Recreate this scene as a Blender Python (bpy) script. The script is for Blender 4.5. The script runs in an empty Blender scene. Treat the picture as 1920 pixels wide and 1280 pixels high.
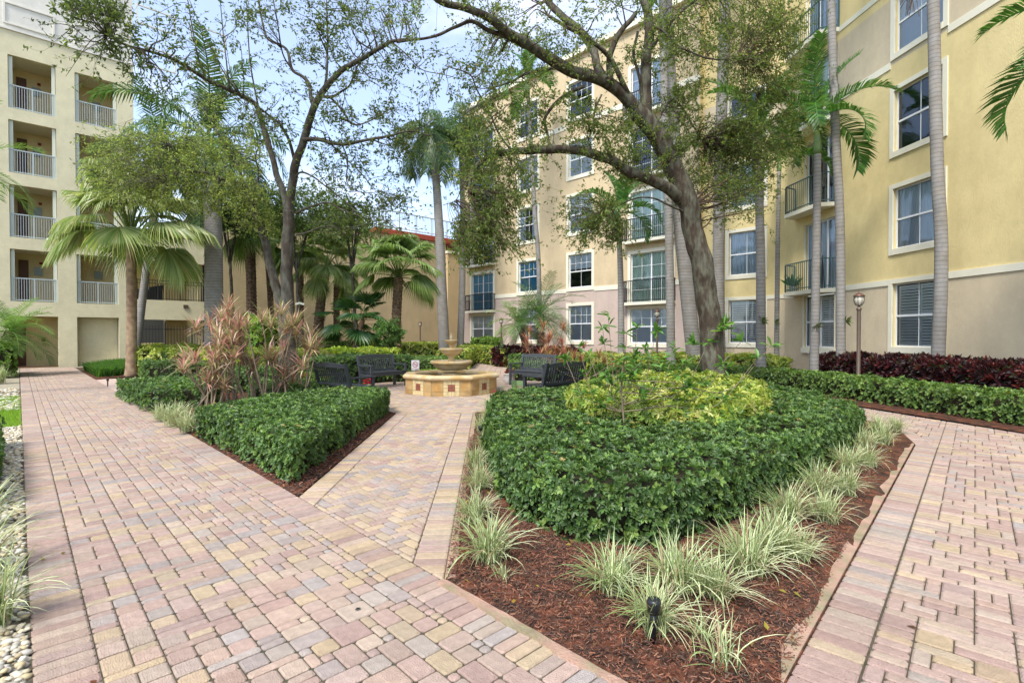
import bpy, math, random
import numpy as np
from math import sin, cos, pi, radians as rad, sqrt, atan2

random.seed(7)
rng = np.random.default_rng(11)
SC = bpy.context.scene
COL = SC.collection

# ------------------------------------------------------------------ camera, sky, sun, exposure
F = 965.0; W0, H0 = 1920.0, 1280.0
CAMZ = 1.5; PITCH = rad(0.71)
cam_d = bpy.data.cameras.new('camera'); cam = bpy.data.objects.new('camera', cam_d); COL.objects.link(cam)
cam.location = (0, 0, CAMZ); cam.rotation_euler = (pi/2 - PITCH, 0, 0)
cam_d.sensor_width = 36; cam_d.lens = 36*F/W0; cam_d.clip_end = 2000; cam_d.clip_start = 0.05
SC.camera = cam

SUN_EL, SUN_AZ = rad(54), rad(208)      # azimuth the light comes from, clockwise from +Y
world = bpy.data.worlds.new('World'); SC.world = world; world.use_nodes = True
nt = world.node_tree; nt.nodes.clear()
def N(nt, t, **k):
    n = nt.nodes.new(t)
    for a, b in k.items(): setattr(n, a, b)
    return n
sky = N(nt, 'ShaderNodeTexSky', sky_type='NISHITA'); sky.sun_disc = False
sky.sun_elevation = SUN_EL; sky.sun_rotation = SUN_AZ
sky.air_density = 1.0; sky.dust_density = 1.2; sky.ozone_density = 3.0
tc = N(nt, 'ShaderNodeTexCoord'); mp = N(nt, 'ShaderNodeMapping'); mp.inputs['Scale'].default_value = (1.0, 1.0, 2.0)
mp.inputs['Location'].default_value = (0.4, 0.2, 0.1)
nz = N(nt, 'ShaderNodeTexNoise'); nz.inputs['Scale'].default_value = 2.6; nz.inputs['Detail'].default_value = 9; nz.inputs['Roughness'].default_value = .58
cr = N(nt, 'ShaderNodeValToRGB'); cr.color_ramp.elements[0].position = .46; cr.color_ramp.elements[1].position = .78
cr.color_ramp.elements[0].color = (.22, .22, .22, 1); cr.color_ramp.elements[1].color = (.94, .94, .94, 1)
mx = N(nt, 'ShaderNodeMixRGB'); mx.inputs[2].default_value = (4.5, 4.65, 5.15, 1)
bg = N(nt, 'ShaderNodeBackground'); bg.inputs['Strength'].default_value = .14
wo = N(nt, 'ShaderNodeOutputWorld')
L = nt.links.new
L(tc.outputs['Generated'], mp.inputs['Vector']); L(mp.outputs[0], nz.inputs['Vector']); L(nz.outputs['Fac'], cr.inputs[0])
L(cr.outputs[0], mx.inputs[0]); L(sky.outputs[0], mx.inputs[1]); L(mx.outputs[0], bg.inputs['Color']); L(bg.outputs[0], wo.inputs[0])

sun_d = bpy.data.lights.new('sun', 'SUN'); sun_d.energy = 1.9; sun_d.angle = rad(14); sun_d.color = (1, .97, .92)
sun = bpy.data.objects.new('sun', sun_d); COL.objects.link(sun)
# direction the light travels
sd = np.array([-sin(SUN_AZ)*cos(SUN_EL), -cos(SUN_AZ)*cos(SUN_EL), -sin(SUN_EL)])
from mathutils import Vector, Matrix
sun.rotation_euler = Vector(sd).to_track_quat('-Z', 'Y').to_euler()
sun.location = (0, 0, 40)

vs = SC.view_settings; vs.view_transform = 'Standard'; vs.look = 'None'; vs.gamma = 1; vs.use_curve_mapping = False
vs.exposure = 1.38
SC.cycles.max_bounces = 8; SC.cycles.diffuse_bounces = 5; SC.cycles.transparent_max_bounces = 12; SC.cycles.glossy_bounces = 3
SC.cycles.use_denoising = True

# ------------------------------------------------------------------ helpers
cp, sp_ = cos(PITCH), sin(PITCH)
def ray(u, v):
    x = (u-960)/F; y = (640-v)/F
    return np.array([x, cp + y*sp_, -sp_ + y*cp])
def gp(u, v, z=0.0):
    d = ray(u, v); k = (z-CAMZ)/d[2]
    return np.array([d[0]*k, d[1]*k, z])
def at(u, v, Y):
    d = ray(u, v); k = Y/d[1]
    return np.array([d[0]*k, Y, CAMZ + d[2]*k])
def to_px(P):
    P = np.atleast_2d(P); x, y, z = P[:,0], P[:,1], P[:,2]-CAMZ
    dep = y*cp - z*sp_; up = y*sp_ + z*cp
    dep = np.where(dep > .01, dep, .01)
    return 960+F*x/dep, 640-F*up/dep, dep
HA = rad(43.8)
dA = np.array([-sin(HA), cos(HA)]); nT = np.array([cos(HA), sin(HA)])
def pn(t, n):            # point by distance along and across the long brick walk
    return dA*t + nT*n

class M:
    """collects geometry (with a colour per vertex) for ONE mesh object"""
    def __init__(s, fr=None): s.V=[]; s.Lp=[]; s.S=[]; s.C=[]; s.n=0; s.fr=fr
    def add(s, V, Fc, col=(1,1,1)):
        V = np.asarray(V, float).reshape(-1,3)
        if s.fr is not None:
            O, ex, ey, ez = s.fr
            V = O + V[:,:1]*ex + V[:,1:2]*ey + V[:,2:3]*ez
        if isinstance(Fc, np.ndarray):
            s.Lp.append((Fc + s.n).ravel()); s.S.append(np.full(len(Fc), Fc.shape[1]))
        else:
            for f in Fc: s.Lp.append(np.array(f)+s.n); s.S.append(np.array([len(f)]))
        c = np.asarray(col, float)
        if c.ndim == 1: c = np.repeat(c[None,:3], len(V), 0)
        s.V.append(V); s.C.append(c[:, :3]); s.n += len(V)
    def box(s, x0,x1,y0,y1,z0,z1, col=(1,1,1)):
        V=[(x0,y0,z0),(x1,y0,z0),(x1,y1,z0),(x0,y1,z0),(x0,y0,z1),(x1,y0,z1),(x1,y1,z1),(x0,y1,z1)]
        s.add(V, np.array([(0,3,2,1),(4,5,6,7),(0,1,5,4),(1,2,6,5),(2,3,7,6),(3,0,4,7)]), col)
    def quad(s, a,b,c,d, col=(1,1,1)): s.add([a,b,c,d], np.array([[0,1,2,3]]), col)
    def tube(s, P, R, k=8, col=(1,1,1), cap=True):
        P = np.asarray(P, float); n=len(P); R = np.broadcast_to(np.asarray(R,float),(n,))
        T = np.gradient(P, axis=0); T /= np.linalg.norm(T,axis=1)[:,None]+1e-9
        a = np.array([0,0,1.]) if abs(T[0][2])<.9 else np.array([1.,0,0])
        u = np.cross(T[0], a); u/=np.linalg.norm(u)
        V=[]; th=np.arange(k)*2*pi/k
        for i in range(n):
            u = u - T[i]*np.dot(u,T[i]); u/=np.linalg.norm(u)+1e-9
            w = np.cross(T[i],u)
            V.append(P[i]+R[i]*(np.cos(th)[:,None]*u+np.sin(th)[:,None]*w))
        V=np.concatenate(V)
        Fq=[]
        for i in range(n-1):
            a0=i*k; b0=a0+k; j=np.arange(k); jn=(j+1)%k
            Fq.append(np.stack([a0+j,a0+jn,b0+jn,b0+j],1))
        s.add(V, np.concatenate(Fq), col)
        if cap:
            base=s.n-len(V)
            for off,rev in ((0,True),((n-1)*k,False)):
                f=list(range(off,off+k)); f=f[::-1] if rev else f
                s.Lp.append(np.array(f)+base); s.S.append(np.array([k]))
    def lathe(s, prof, k=24, c=(0,0,0), col=(1,1,1), ph=0.0):
        th=np.arange(k)*2*pi/k+ph; V=[]
        for r,z in prof: V.append(np.stack([c[0]+r*np.cos(th),c[1]+r*np.sin(th),np.full(k,c[2]+z)],1))
        Fq=[]
        j=np.arange(k); jn=(j+1)%k
        for i in range(len(prof)-1):
            Fq.append(np.stack([i*k+j,i*k+jn,(i+1)*k+jn,(i+1)*k+j],1))
        s.add(np.concatenate(V), np.concatenate(Fq), col)
    def inst(s, T, Ft, loc, R, sc, col, jit=None):
        """N copies of template T; col (N,3) or (N,K,3)"""
        loc=np.asarray(loc,float); n=len(loc); k=len(T)
        if n==0: return
        V=np.einsum('nij,kj->nki',R,T)*np.asarray(sc,float).reshape(-1,1,1)+loc[:,None]
        Fq=(Ft[None]+ (np.arange(n)*k)[:,None,None]).reshape(-1,Ft.shape[1])
        col=np.asarray(col,float)
        if col.ndim==1: col=np.broadcast_to(col,(n,3))
        if col.ndim==2: col=np.repeat(col[:,None],k,1)
        s.add(V.reshape(-1,3), Fq, col.reshape(-1,3))
    def mesh(s, name, mats, org=(0,0,0), smooth=False):
        me=bpy.data.meshes.new(name)
        V=np.concatenate(s.V)-np.asarray(org,float); Lp=np.concatenate(s.Lp); S=np.concatenate(s.S)
        me.vertices.add(len(V)); me.vertices.foreach_set('co', V.ravel())
        me.loops.add(len(Lp)); me.loops.foreach_set('vertex_index', Lp.astype(np.int32))
        me.polygons.add(len(S)); me.polygons.foreach_set('loop_start', np.concatenate([[0],np.cumsum(S)[:-1]]).astype(np.int32))
        me.polygons.foreach_set('use_smooth', np.full(len(S), smooth))
        me.update(calc_edges=True)
        at_=me.attributes.new('col','FLOAT_COLOR','POINT')
        C=np.concatenate(s.C); C=np.concatenate([np.clip(C,0,1),np.ones((len(C),1))],1)
        at_.data.foreach_set('color', C.astype(np.float32).ravel())
        for m in (mats if isinstance(mats,(list,tuple)) else [mats]): me.materials.append(m)
        return me
    def build(s, name, mat, parent=None, org=(0,0,0), smooth=False, kind=None, weld=False):
        return link(name, s.mesh(name, mat, org, smooth), parent, kind, None if parent is not None else org)

def link(name, me, parent=None, kind=None, loc=None):
    o=bpy.data.objects.new(name, me); COL.objects.link(o)
    if parent is not None: o.parent=parent
    if loc is not None: o.location=loc
    if kind: o['kind']=kind
    return o
def tag(o, label, cat, group=None, kind=None):
    o['label']=label; o['category']=cat
    if group: o['group']=group
    if kind: o['kind']=kind
    return o
def thing(name, label, cat, loc=(0,0,0), rz=0, group=None):
    o=bpy.data.objects.new(name,None); COL.objects.link(o); o.location=loc; o.rotation_euler=(0,0,rz)
    o.empty_display_size=.2
    return tag(o,label,cat,group)
def copy_tree(o, parent=None):
    c=o.copy(); COL.objects.link(c)
    if parent is not None: c.parent=parent
    for ch in list(KIDS.get(o.name, [])) or list(o.children): copy_tree(ch,c)
    return c
KIDS={}

def frames(nrm, spin=None):
    nrm=np.asarray(nrm,float); n=len(nrm); nrm=nrm/(np.linalg.norm(nrm,axis=1)[:,None]+1e-9)
    a=np.where(np.abs(nrm[:,2:3])<.95, np.array([[0,0,1.]]), np.array([[1.,0,0]]))
    x=np.cross(a,nrm); x/=np.linalg.norm(x,axis=1)[:,None]+1e-9; y=np.cross(nrm,x)
    if spin is None: spin=rng.uniform(0,2*pi,n)
    c,s_=np.cos(spin)[:,None],np.sin(spin)[:,None]
    X=c*x+s_*y; Y=-s_*x+c*y
    return np.stack([X,Y,nrm],2)
def frames_dir(d, roll=None):
    """x axis along d"""
    d=np.asarray(d,float); R=frames(d,roll)
    return np.stack([R[:,:,2],R[:,:,0],R[:,:,1]],2)
def nzs(x, y, s=1.0, ph=0.0):
    x=x*s; y=y*s
    return (np.sin(1.7*x+.9*y+ph)+np.sin(-1.1*x+2.3*y+1.3+ph*2)+np.sin(2.9*x-1.7*y+2.1)*.7+np.sin(4.7*x+3.9*y+.4)*.5)/3.2
def inpoly(P, poly):
    x,y=P[:,0],P[:,1]; r=np.zeros(len(P),bool); n=len(poly)
    for i in range(n):
        x0,y0=poly[i][:2]; x1,y1=poly[(i+1)%n][:2]
        c=((y0>y)!=(y1>y))
        with np.errstate(divide='ignore',invalid='ignore'):
            xi=(x1-x0)*(y-y0)/(y1-y0+1e-12)+x0
        r^=(c&(x<xi))
    return r
def edist(P, poly):
    d=np.full(len(P),1e9); n=len(poly)
    for i in range(n):
        a=np.array(poly[i][:2]); b=np.array(poly[(i+1)%n][:2]); ab=b-a
        t=np.clip(((P[:,:2]-a)@ab)/(ab@ab+1e-12),0,1)
        d=np.minimum(d,np.linalg.norm(P[:,:2]-a-t[:,None]*ab,axis=1))
    return d
def shrink(poly, r):
    P=np.array([p[:2] for p in poly]); n=len(P)
    area=sum(P[i][0]*P[(i+1)%n][1]-P[(i+1)%n][0]*P[i][1] for i in range(n)); sg=1 if area>0 else -1
    out=[]
    for i in range(n):
        a=P[i]-P[i-1]; b=P[(i+1)%n]-P[i]; a=a/np.linalg.norm(a); b=b/np.linalg.norm(b)
        na=np.array([-a[1],a[0]])*sg; nb=np.array([-b[1],b[0]])*sg; m=na+nb; m/=np.linalg.norm(m)+1e-9
        out.append(P[i]+m*r/max(.5,m@na))
    return out
def sample_poly(poly, n):
    P=np.array([p[:2] for p in poly]); lo,hi=P.min(0),P.max(0); out=np.zeros((0,2))
    while len(out)<n:
        q=rng.uniform(lo,hi,(max(64,n),2)); q=q[inpoly(q,P)]; out=np.concatenate([out,q])
        if len(q)==0: break
    return out[:n]
def smooth_path(P, k=5):
    P=np.asarray(P,float)
    if len(P)<3: return P
    Q=np.concatenate([[2*P[0]-P[1]],P,[2*P[-1]-P[-2]]]); out=[]
    for i in range(1,len(Q)-2):
        for j in range(k):
            t=j/k; p0,p1,p2,p3=Q[i-1:i+3]
            out.append(.5*((2*p1)+(-p0+p2)*t+(2*p0-5*p1+4*p2-p3)*t*t+(-p0+3*p1-3*p2+p3)*t**3))
    out.append(P[-1]); return np.array(out)

# ------------------------------------------------------------------ materials
MATS={}
def mat(name, col=(.5,.5,.5), rough=.6, spec=.4, noise=0, nscale=8, bump=0, bscale=40, metal=0, attr=False, objcol=False,
        transl=0, rings=0, col2=None, stretch=(1,1,1), stain=0, ttint=(1.5,1.6,.8)):
    if name in MATS: return MATS[name]
    m=bpy.data.materials.new(name); m.use_nodes=True; t=m.node_tree; b=t.nodes['Principled BSDF']; K=t.links.new
    b.inputs['Roughness'].default_value=rough; b.inputs['Metallic'].default_value=metal
    b.inputs['Specular IOR Level'].default_value=spec; b.inputs['Base Color'].default_value=(*col,1)
    src=None
    tcn=N(t,'ShaderNodeTexCoord'); mpn=N(t,'ShaderNodeMapping'); mpn.inputs['Scale'].default_value=stretch
    K(tcn.outputs['Object'],mpn.inputs['Vector'])
    if attr:
        a=N(t,'ShaderNodeAttribute',attribute_name='col'); src=a.outputs['Color']
    if objcol:
        a=N(t,'ShaderNodeObjectInfo'); src=a.outputs['Color']
    if src is None and (noise or rings or col2):
        r=N(t,'ShaderNodeRGB'); r.outputs[0].default_value=(*col,1); src=r.outputs[0]
    if col2:
        n=N(t,'ShaderNodeTexNoise'); n.inputs['Scale'].default_value=nscale*.5; n.inputs['Detail'].default_value=6
        c=N(t,'ShaderNodeValToRGB'); c.color_ramp.elements[0].position=.42; c.color_ramp.elements[1].position=.6
        x=N(t,'ShaderNodeMixRGB'); x.inputs[2].default_value=(*col2,1)
        K(mpn.outputs[0],n.inputs['Vector']); K(n.outputs['Fac'],c.inputs[0]); K(c.outputs[0],x.inputs[0]); K(src,x.inputs[1]); src=x.outputs[0]
    if noise:
        n=N(t,'ShaderNodeTexNoise'); n.inputs['Scale'].default_value=nscale; n.inputs['Detail'].default_value=8; n.inputs['Roughness'].default_value=.65
        mr=N(t,'ShaderNodeMapRange'); mr.inputs[1].default_value=.3; mr.inputs[2].default_value=.7; mr.inputs[3].default_value=1-noise; mr.inputs[4].default_value=1+noise
        x=N(t,'ShaderNodeVectorMath',operation='SCALE')
        K(mpn.outputs[0],n.inputs['Vector']); K(n.outputs['Fac'],mr.inputs[0]); K(src,x.inputs[0]); K(mr.outputs[0],x.inputs['Scale']); src=x.outputs[0]
    if stain:
        ge=N(t,'ShaderNodeNewGeometry')
        for sc_,k_ in ((1.3,1.0),(7.0,.6)):
            n=N(t,'ShaderNodeTexNoise'); n.inputs['Scale'].default_value=sc_; n.inputs['Detail'].default_value=7; n.inputs['Roughness'].default_value=.7; K(ge.outputs['Position'],n.inputs['Vector'])
            mr=N(t,'ShaderNodeMapRange'); mr.inputs[1].default_value=.3; mr.inputs[2].default_value=.62; mr.inputs[3].default_value=1-stain*k_; mr.inputs[4].default_value=1+stain*.3*k_
            x=N(t,'ShaderNodeVectorMath',operation='SCALE'); K(n.outputs['Fac'],mr.inputs[0]); K(src,x.inputs[0]); K(mr.outputs[0],x.inputs['Scale']); src=x.outputs[0]
    if rings:
        sx=N(t,'ShaderNodeSeparateXYZ'); K(tcn.outputs['Object'],sx.inputs[0])
        n=N(t,'ShaderNodeTexNoise'); n.inputs['Scale'].default_value=1.4; K(tcn.outputs['Object'],n.inputs['Vector'])
        ad=N(t,'ShaderNodeMath',operation='MULTIPLY_ADD'); K(n.outputs['Fac'],ad.inputs[0]); ad.inputs[1].default_value=.12; K(sx.outputs[2],ad.inputs[2])
        ml=N(t,'ShaderNodeMath',operation='MULTIPLY'); ml.inputs[1].default_value=rings; K(ad.outputs[0],ml.inputs[0])
        fr=N(t,'ShaderNodeMath',operation='FRACT'); K(ml.outputs[0],fr.inputs[0])
        c=N(t,'ShaderNodeValToRGB'); c.color_ramp.elements[0].position=0; c.color_ramp.elements[0].color=(.5,.47,.43,1)
        c.color_ramp.elements[1].position=.3; c.color_ramp.elements[1].color=(1,1,1,1); K(fr.outputs[0],c.inputs[0])
        x=N(t,'ShaderNodeMixRGB',blend_type='MULTIPLY'); x.inputs[0].default_value=.8; K(src,x.inputs[1]); K(c.outputs[0],x.inputs[2]); src=x.outputs[0]
    if src is not None: K(src,b.inputs['Base Color'])
    if bump:
        n=N(t,'ShaderNodeTexNoise'); n.inputs['Scale'].default_value=bscale; n.inputs['Detail'].default_value=5
        K(mpn.outputs[0],n.inputs['Vector'])
        bp=N(t,'ShaderNodeBump'); bp.inputs['Strength'].default_value=min(1,bump); bp.inputs['Distance'].default_value=.012
        K(n.outputs['Fac'],bp.inputs['Height']); K(bp.outputs[0],b.inputs['Normal'])
    if transl:
        tr=N(t,'ShaderNodeBsdfTranslucent'); ms=N(t,'ShaderNodeMixShader'); ms.inputs[0].default_value=transl
        if src is not None:
            g=N(t,'ShaderNodeVectorMath',operation='MULTIPLY'); g.inputs[1].default_value=ttint; K(src,g.inputs[0]); K(g.outputs[0],tr.inputs['Color'])
        else: tr.inputs['Color'].default_value=(*col,1)
        K(b.outputs[0],ms.inputs[1]); K(tr.outputs[0],ms.inputs[2]); K(ms.outputs[0],t.nodes['Material Output'].inputs['Surface'])
    MATS[name]=m; return m

leaf_m = mat('leaf', attr=True, rough=.40, spec=.38, transl=.32)
leaf_matte = mat('leaf_matte', attr=True, rough=.6, spec=.25, transl=.55)
leaf_pink = mat('leaf_pink', attr=True, rough=.5, spec=.35, transl=.25, ttint=(1.2,1.1,1.0))
blade_m = mat('blade', attr=True, rough=.5, spec=.35, transl=.25, ttint=(1.15,1.2,.95))
plain_attr = mat('plain_attr', attr=True, rough=.75, spec=.25, noise=.15, nscale=20)
bark_m = mat('bark', (.062,.046,.032), .9, .15, noise=.35, nscale=14, bump=1, bscale=22, col2=(.11,.105,.075), stretch=(1,1,.35))
bark_l = mat('bark_light', (.068,.054,.040), .9, .15, noise=.3, nscale=12, bump=.9, bscale=20, col2=(.105,.10,.075), stretch=(1,1,.4))
palm_grey = mat('palm_grey_trunk', (.27,.255,.235), .85, .2, noise=.22, nscale=7, bump=.6, bscale=30, rings=9, col2=(.24,.22,.19))
palm_brown = mat('palm_brown_trunk', (.12,.075,.05), .95, .1, noise=.45, nscale=18, bump=1, bscale=30, col2=(.2,.14,.09))
palm_tan = mat('palm_tan_trunk', (.36,.26,.16), .9, .2, noise=.35, nscale=12, bump=1, bscale=25, rings=16, col2=(.22,.14,.09))
shaft_m = mat('crownshaft', (.16,.24,.08), .5, .4, noise=.15, nscale=6)
stem_m = mat('stem', (.22,.17,.11), .85, .2, noise=.3, nscale=20)
twig_m = mat('twig', (.10,.07,.05), .9, .1, noise=.3, nscale=15)
stucco_y = mat('stucco_yellow', (.70,.57,.28), stain=.07, rough=.92, spec=.15, noise=.085, nscale=1.6, bump=.55, bscale=35, stretch=(1,1,.45))
stucco_b = mat('stucco_beige', (.58,.485,.33), stain=.07, rough=.92, spec=.15, noise=.085, nscale=1.6, bump=.55, bscale=35, stretch=(1,1,.45))
stucco_tan = mat('stucco_tan', (.58,.46,.285), stain=.07, rough=.92, spec=.15, noise=.085, nscale=1.6, bump=.4, bscale=35, stretch=(1,1,.45))
stucco_pink = mat('stucco_pink', (.52,.41,.345), stain=.07, rough=.92, spec=.15, noise=.085, nscale=1.6, bump=.4, bscale=35, stretch=(1,1,.45))
stucco_tower = mat('stucco_tower', (.69,.62,.40), stain=.07, rough=.92, spec=.15, noise=.085, nscale=1.6, bump=.3, bscale=30)
stucco_white = mat('stucco_white', (.72,.68,.58), stain=.07, rough=.92, spec=.15, noise=.085, nscale=1.6, bump=.3, bscale=30)
stucco_wall = mat('stucco_garden_wall', (.52,.41,.235), stain=.07, rough=.92, spec=.15, noise=.085, nscale=1.6, bump=.4, bscale=30, stretch=(1,1,.45))
stucco_in = mat('stucco_corridor', (.72,.60,.32), stain=.07, rough=.92, spec=.15, noise=.085, nscale=1.6)
trim_m = mat('cream_trim', (.74,.70,.55), .75, .25, noise=.04, nscale=3)
white_m = mat('white_frame', (.75,.76,.75), .45, .4)
glass_dark=None
def glass(name, tint=(.75,.85,.9)):
    m=bpy.data.materials.new(name); m.use_nodes=True; t=m.node_tree; t.nodes.remove(t.nodes['Principled BSDF']); K=t.links.new
    fr=N(t,'ShaderNodeFresnel'); fr.inputs[0].default_value=1.45
    ad=N(t,'ShaderNodeMath',operation='ADD'); ad.inputs[1].default_value=.04; K(fr.outputs[0],ad.inputs[0])
    tr=N(t,'ShaderNodeBsdfTransparent'); tr.inputs[0].default_value=(*tint,1)
    gl=N(t,'ShaderNodeBsdfGlossy'); gl.inputs['Roughness'].default_value=.03; gl.inputs['Color'].default_value=(.85,.92,1,1)
    ms=N(t,'ShaderNodeMixShader'); K(ad.outputs[0],ms.inputs[0]); K(tr.outputs[0],ms.inputs[1]); K(gl.outputs[0],ms.inputs[2])
    K(ms.outputs[0],t.nodes['Material Output'].inputs['Surface']); return m
glass_m=glass('window_glass',(.93,.96,.98)); glass_d=glass('screened_glass',(.80,.83,.86))
blind_m=mat('blind', (.74,.80,.84), .7,.2, noise=.03)
curtain_m=mat('curtain',(.62,.70,.75),.85,.1, noise=.15,nscale=5,stretch=(6,6,.2))
curtain_g=mat('curtain_green',(.52,.62,.50),.85,.1, noise=.1,nscale=5,stretch=(6,6,.2))
curtain_t=mat('curtain_teal',(.07,.36,.50),.85,.1, noise=.2,nscale=5,stretch=(6,6,.2))
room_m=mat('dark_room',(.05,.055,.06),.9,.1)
rail_b=mat('black_rail',(.02,.022,.025),.5,.4)
rail_g=mat('green_rail',(.07,.13,.125),.5,.4)
rail_t=mat('pale_rail',(.42,.47,.45),.5,.4)
door_m=mat('brown_door',(.12,.06,.035),.6,.3)
metal_br=mat('bronze_metal',(.12,.085,.06),.45,.5,metal=.3,noise=.15,nscale=20)
copper_m=mat('copper_cap',(.13,.065,.045),.45,.5,metal=.3)
lampglass=mat('lamp_glass',(.55,.52,.42),.15,.6)
bench_m=mat('bench_paint',(.028,.032,.036),.38,.5,noise=.2,nscale=12)
bench_l=mat('bench_paint_weathered',(.065,.070,.075),.45,.5,noise=.2,nscale=12)
black_m=mat('black_plastic',(.012,.013,.015),.35,.5)
paver_o=mat('paver_single', objcol=True, stain=.16, rough=.85, spec=.2, noise=.16, nscale=22, bump=.9, bscale=130)
paver_a=mat('paver_field_mat', attr=True, stain=.16, rough=.85, spec=.2, noise=.16, nscale=22, bump=.9, bscale=130)
joint_m=mat('joint_sand',(.10,.082,.06),.95,.1,noise=.4,nscale=30,col2=(.07,.065,.04))
soil_m=mat('soil',(.055,.032,.022),.95,.1,noise=.5,nscale=14,bump=1,bscale=30,col2=(.12,.045,.025))
ground_m=mat('ground_soil',(.07,.05,.03),.95,.1,noise=.4,nscale=2)
edging_m=mat('edging_concrete',(.40,.25,.18),.9,.15,noise=.25,nscale=12,bump=.8,bscale=60,col2=(.24,.20,.12))
fount_m=mat('fountain_stone',(.58,.455,.265),.7,.3,noise=.22,nscale=9,bump=.5,bscale=50,col2=(.50,.33,.13))
fount_o=mat('fountain_ochre',(.45,.30,.13),.65,.35,noise=.35,nscale=7,bump=.3,bscale=50,col2=(.36,.20,.06))
fount_c=mat('fountain_cream_tile',(.60,.47,.24),.6,.35,noise=.2,nscale=12)
fount_r=mat('fountain_red_tile',(.25,.085,.05),.5,.4,noise=.35,nscale=30)
grout_m=mat('grout',(.34,.25,.12),.9,.1,noise=.2)
water_m=mat('water',(.03,.035,.025),.04,.6)
# ------------------------------------------------------------------ ground, paths, beds
g=M(); g.quad((-300,-300,-.06),(300,-300,-.06),(300,300,-.06),(-300,300,-.06))
o=g.build('ground',ground_m,kind='structure')

def rot2(p,a): return np.array([p[0]*cos(a)-p[1]*sin(a), p[0]*sin(a)+p[1]*cos(a)])
def clip_convex(poly, clip):
    out=[np.array(p,float) for p in poly]; n=len(clip)
    for i in range(n):
        a=np.array(clip[i]); b=np.array(clip[(i+1)%n]); e=b-a; nn=np.array([-e[1],e[0]]); res=[]
        for j in range(len(out)):
            p=out[j]; q=out[(j+1)%len(out)]; dp=(p-a)@nn; dq=(q-a)@nn
            if dp>=0: res.append(p)
            if dp*dq<0: res.append(p+(q-p)*dp/(dp-dq))
        out=res
        if len(out)<3: return []
    return out
def parea(p): 
    return .5*sum(p[i][0]*p[(i+1)%len(p)][1]-p[(i+1)%len(p)][0]*p[i][1] for i in range(len(p)))
def ccw(p): return p if parea(p)>0 else p[::-1]

PAL=[(.44,.315,.265),(.46,.34,.285),(.41,.285,.25),(.52,.41,.24),(.54,.44,.27),(.34,.33,.315),(.38,.365,.345),(.47,.37,.30),(.50,.41,.31),(.40,.27,.23)]
PAL=np.array(PAL)
def pick(w):
    w=np.array(w,float); c=PAL[rng.choice(len(PAL),p=w/w.sum())]; k=rng.integers(0,len(PAL))
    c=c*.55+PAL[k]*.15+PAL.mean(0)*.30
    return c*rng.uniform(.90,1.10)*np.array([.89,.845,.82])
W_MAIN=[3,3,2,2,2,2,2,3,2,1]; W_CENT=[2,2,1,4,4,2,2,2,3,1]; W_RIGHT=[3,3,3,1.4,1,1.3,1.3,3,2,2]; W_BORD=[3,3,2,2,1,1.5,1.5,3,2,2]

def paver_geo(poly, org, m, col, chunky=.008):
    """tumbled paver: clipped outline, recessed joint, rounded top edge"""
    P=np.array(poly); c=P.mean(0)
    S=np.array(shrink(P,.0032)); T=np.array(shrink(P,.0032+chunky)); n=len(P)
    # cut the corners
    def chamfer(Q,r):
        out=[]
        for i in range(len(Q)):
            a=Q[i-1]-Q[i]; b=Q[(i+1)%len(Q)]-Q[i]; la=np.linalg.norm(a); lb=np.linalg.norm(b); ra=min(r,la*.3); rb=min(r,lb*.3)
            out+= [Q[i]+a/la*ra, Q[i]+b/lb*rb]
        return np.array(out)
    S=chamfer(S,rng.uniform(.006,.014)); T=chamfer(T,rng.uniform(.006,.012)); n=len(S)
    tx,ty=rng.normal(0,.006,2); dz=rng.normal(0,.0012)
    def lift(Q,z): return [(q[0],q[1],z+dz+(q[0]-c[0])*tx+(q[1]-c[1])*ty) for q in Q]
    V=lift(S,-.03)+lift(S,-.006)+lift(T,0)
    j=list(range(n)); Fq=[(a,(a+1)%n,(a+1)%n+n,a+n) for a in j]+[(a+n,(a+1)%n+n,(a+1)%n+2*n,a+2*n) for a in j]
    V=np.array(V)-np.array([org[0],org[1],0])
    m.add(V,np.array(Fq),col); b=m.n-len(V)
    m.Lp.append(np.arange(2*n,3*n)+b); m.S.append(np.array([n]))

def ashlar(nu, nv, types, w):
    """fill an nu x nv unit grid with rectangles"""
    G=np.zeros((nu,nv),bool); out=[]
    w=np.array(w,float); w/=w.sum()
    for j in range(nv):
        for i in range(nu):
            if G[i,j]: continue
            for k in rng.permutation(len(types))[:0].tolist()+list(rng.choice(len(types),6,p=w)):
                a,b=types[k]
                if i+a<=nu and j+b<=nv and not G[i:i+a,j:j+b].any(): break
            else: a,b=1,1
            if a==1 and b==1 and i+2<=nu and not G[i:i+2,j].any(): a=2
            G[i:i+a,j:j+b]=True; out.append((i,j,a,b))
    return out

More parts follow.
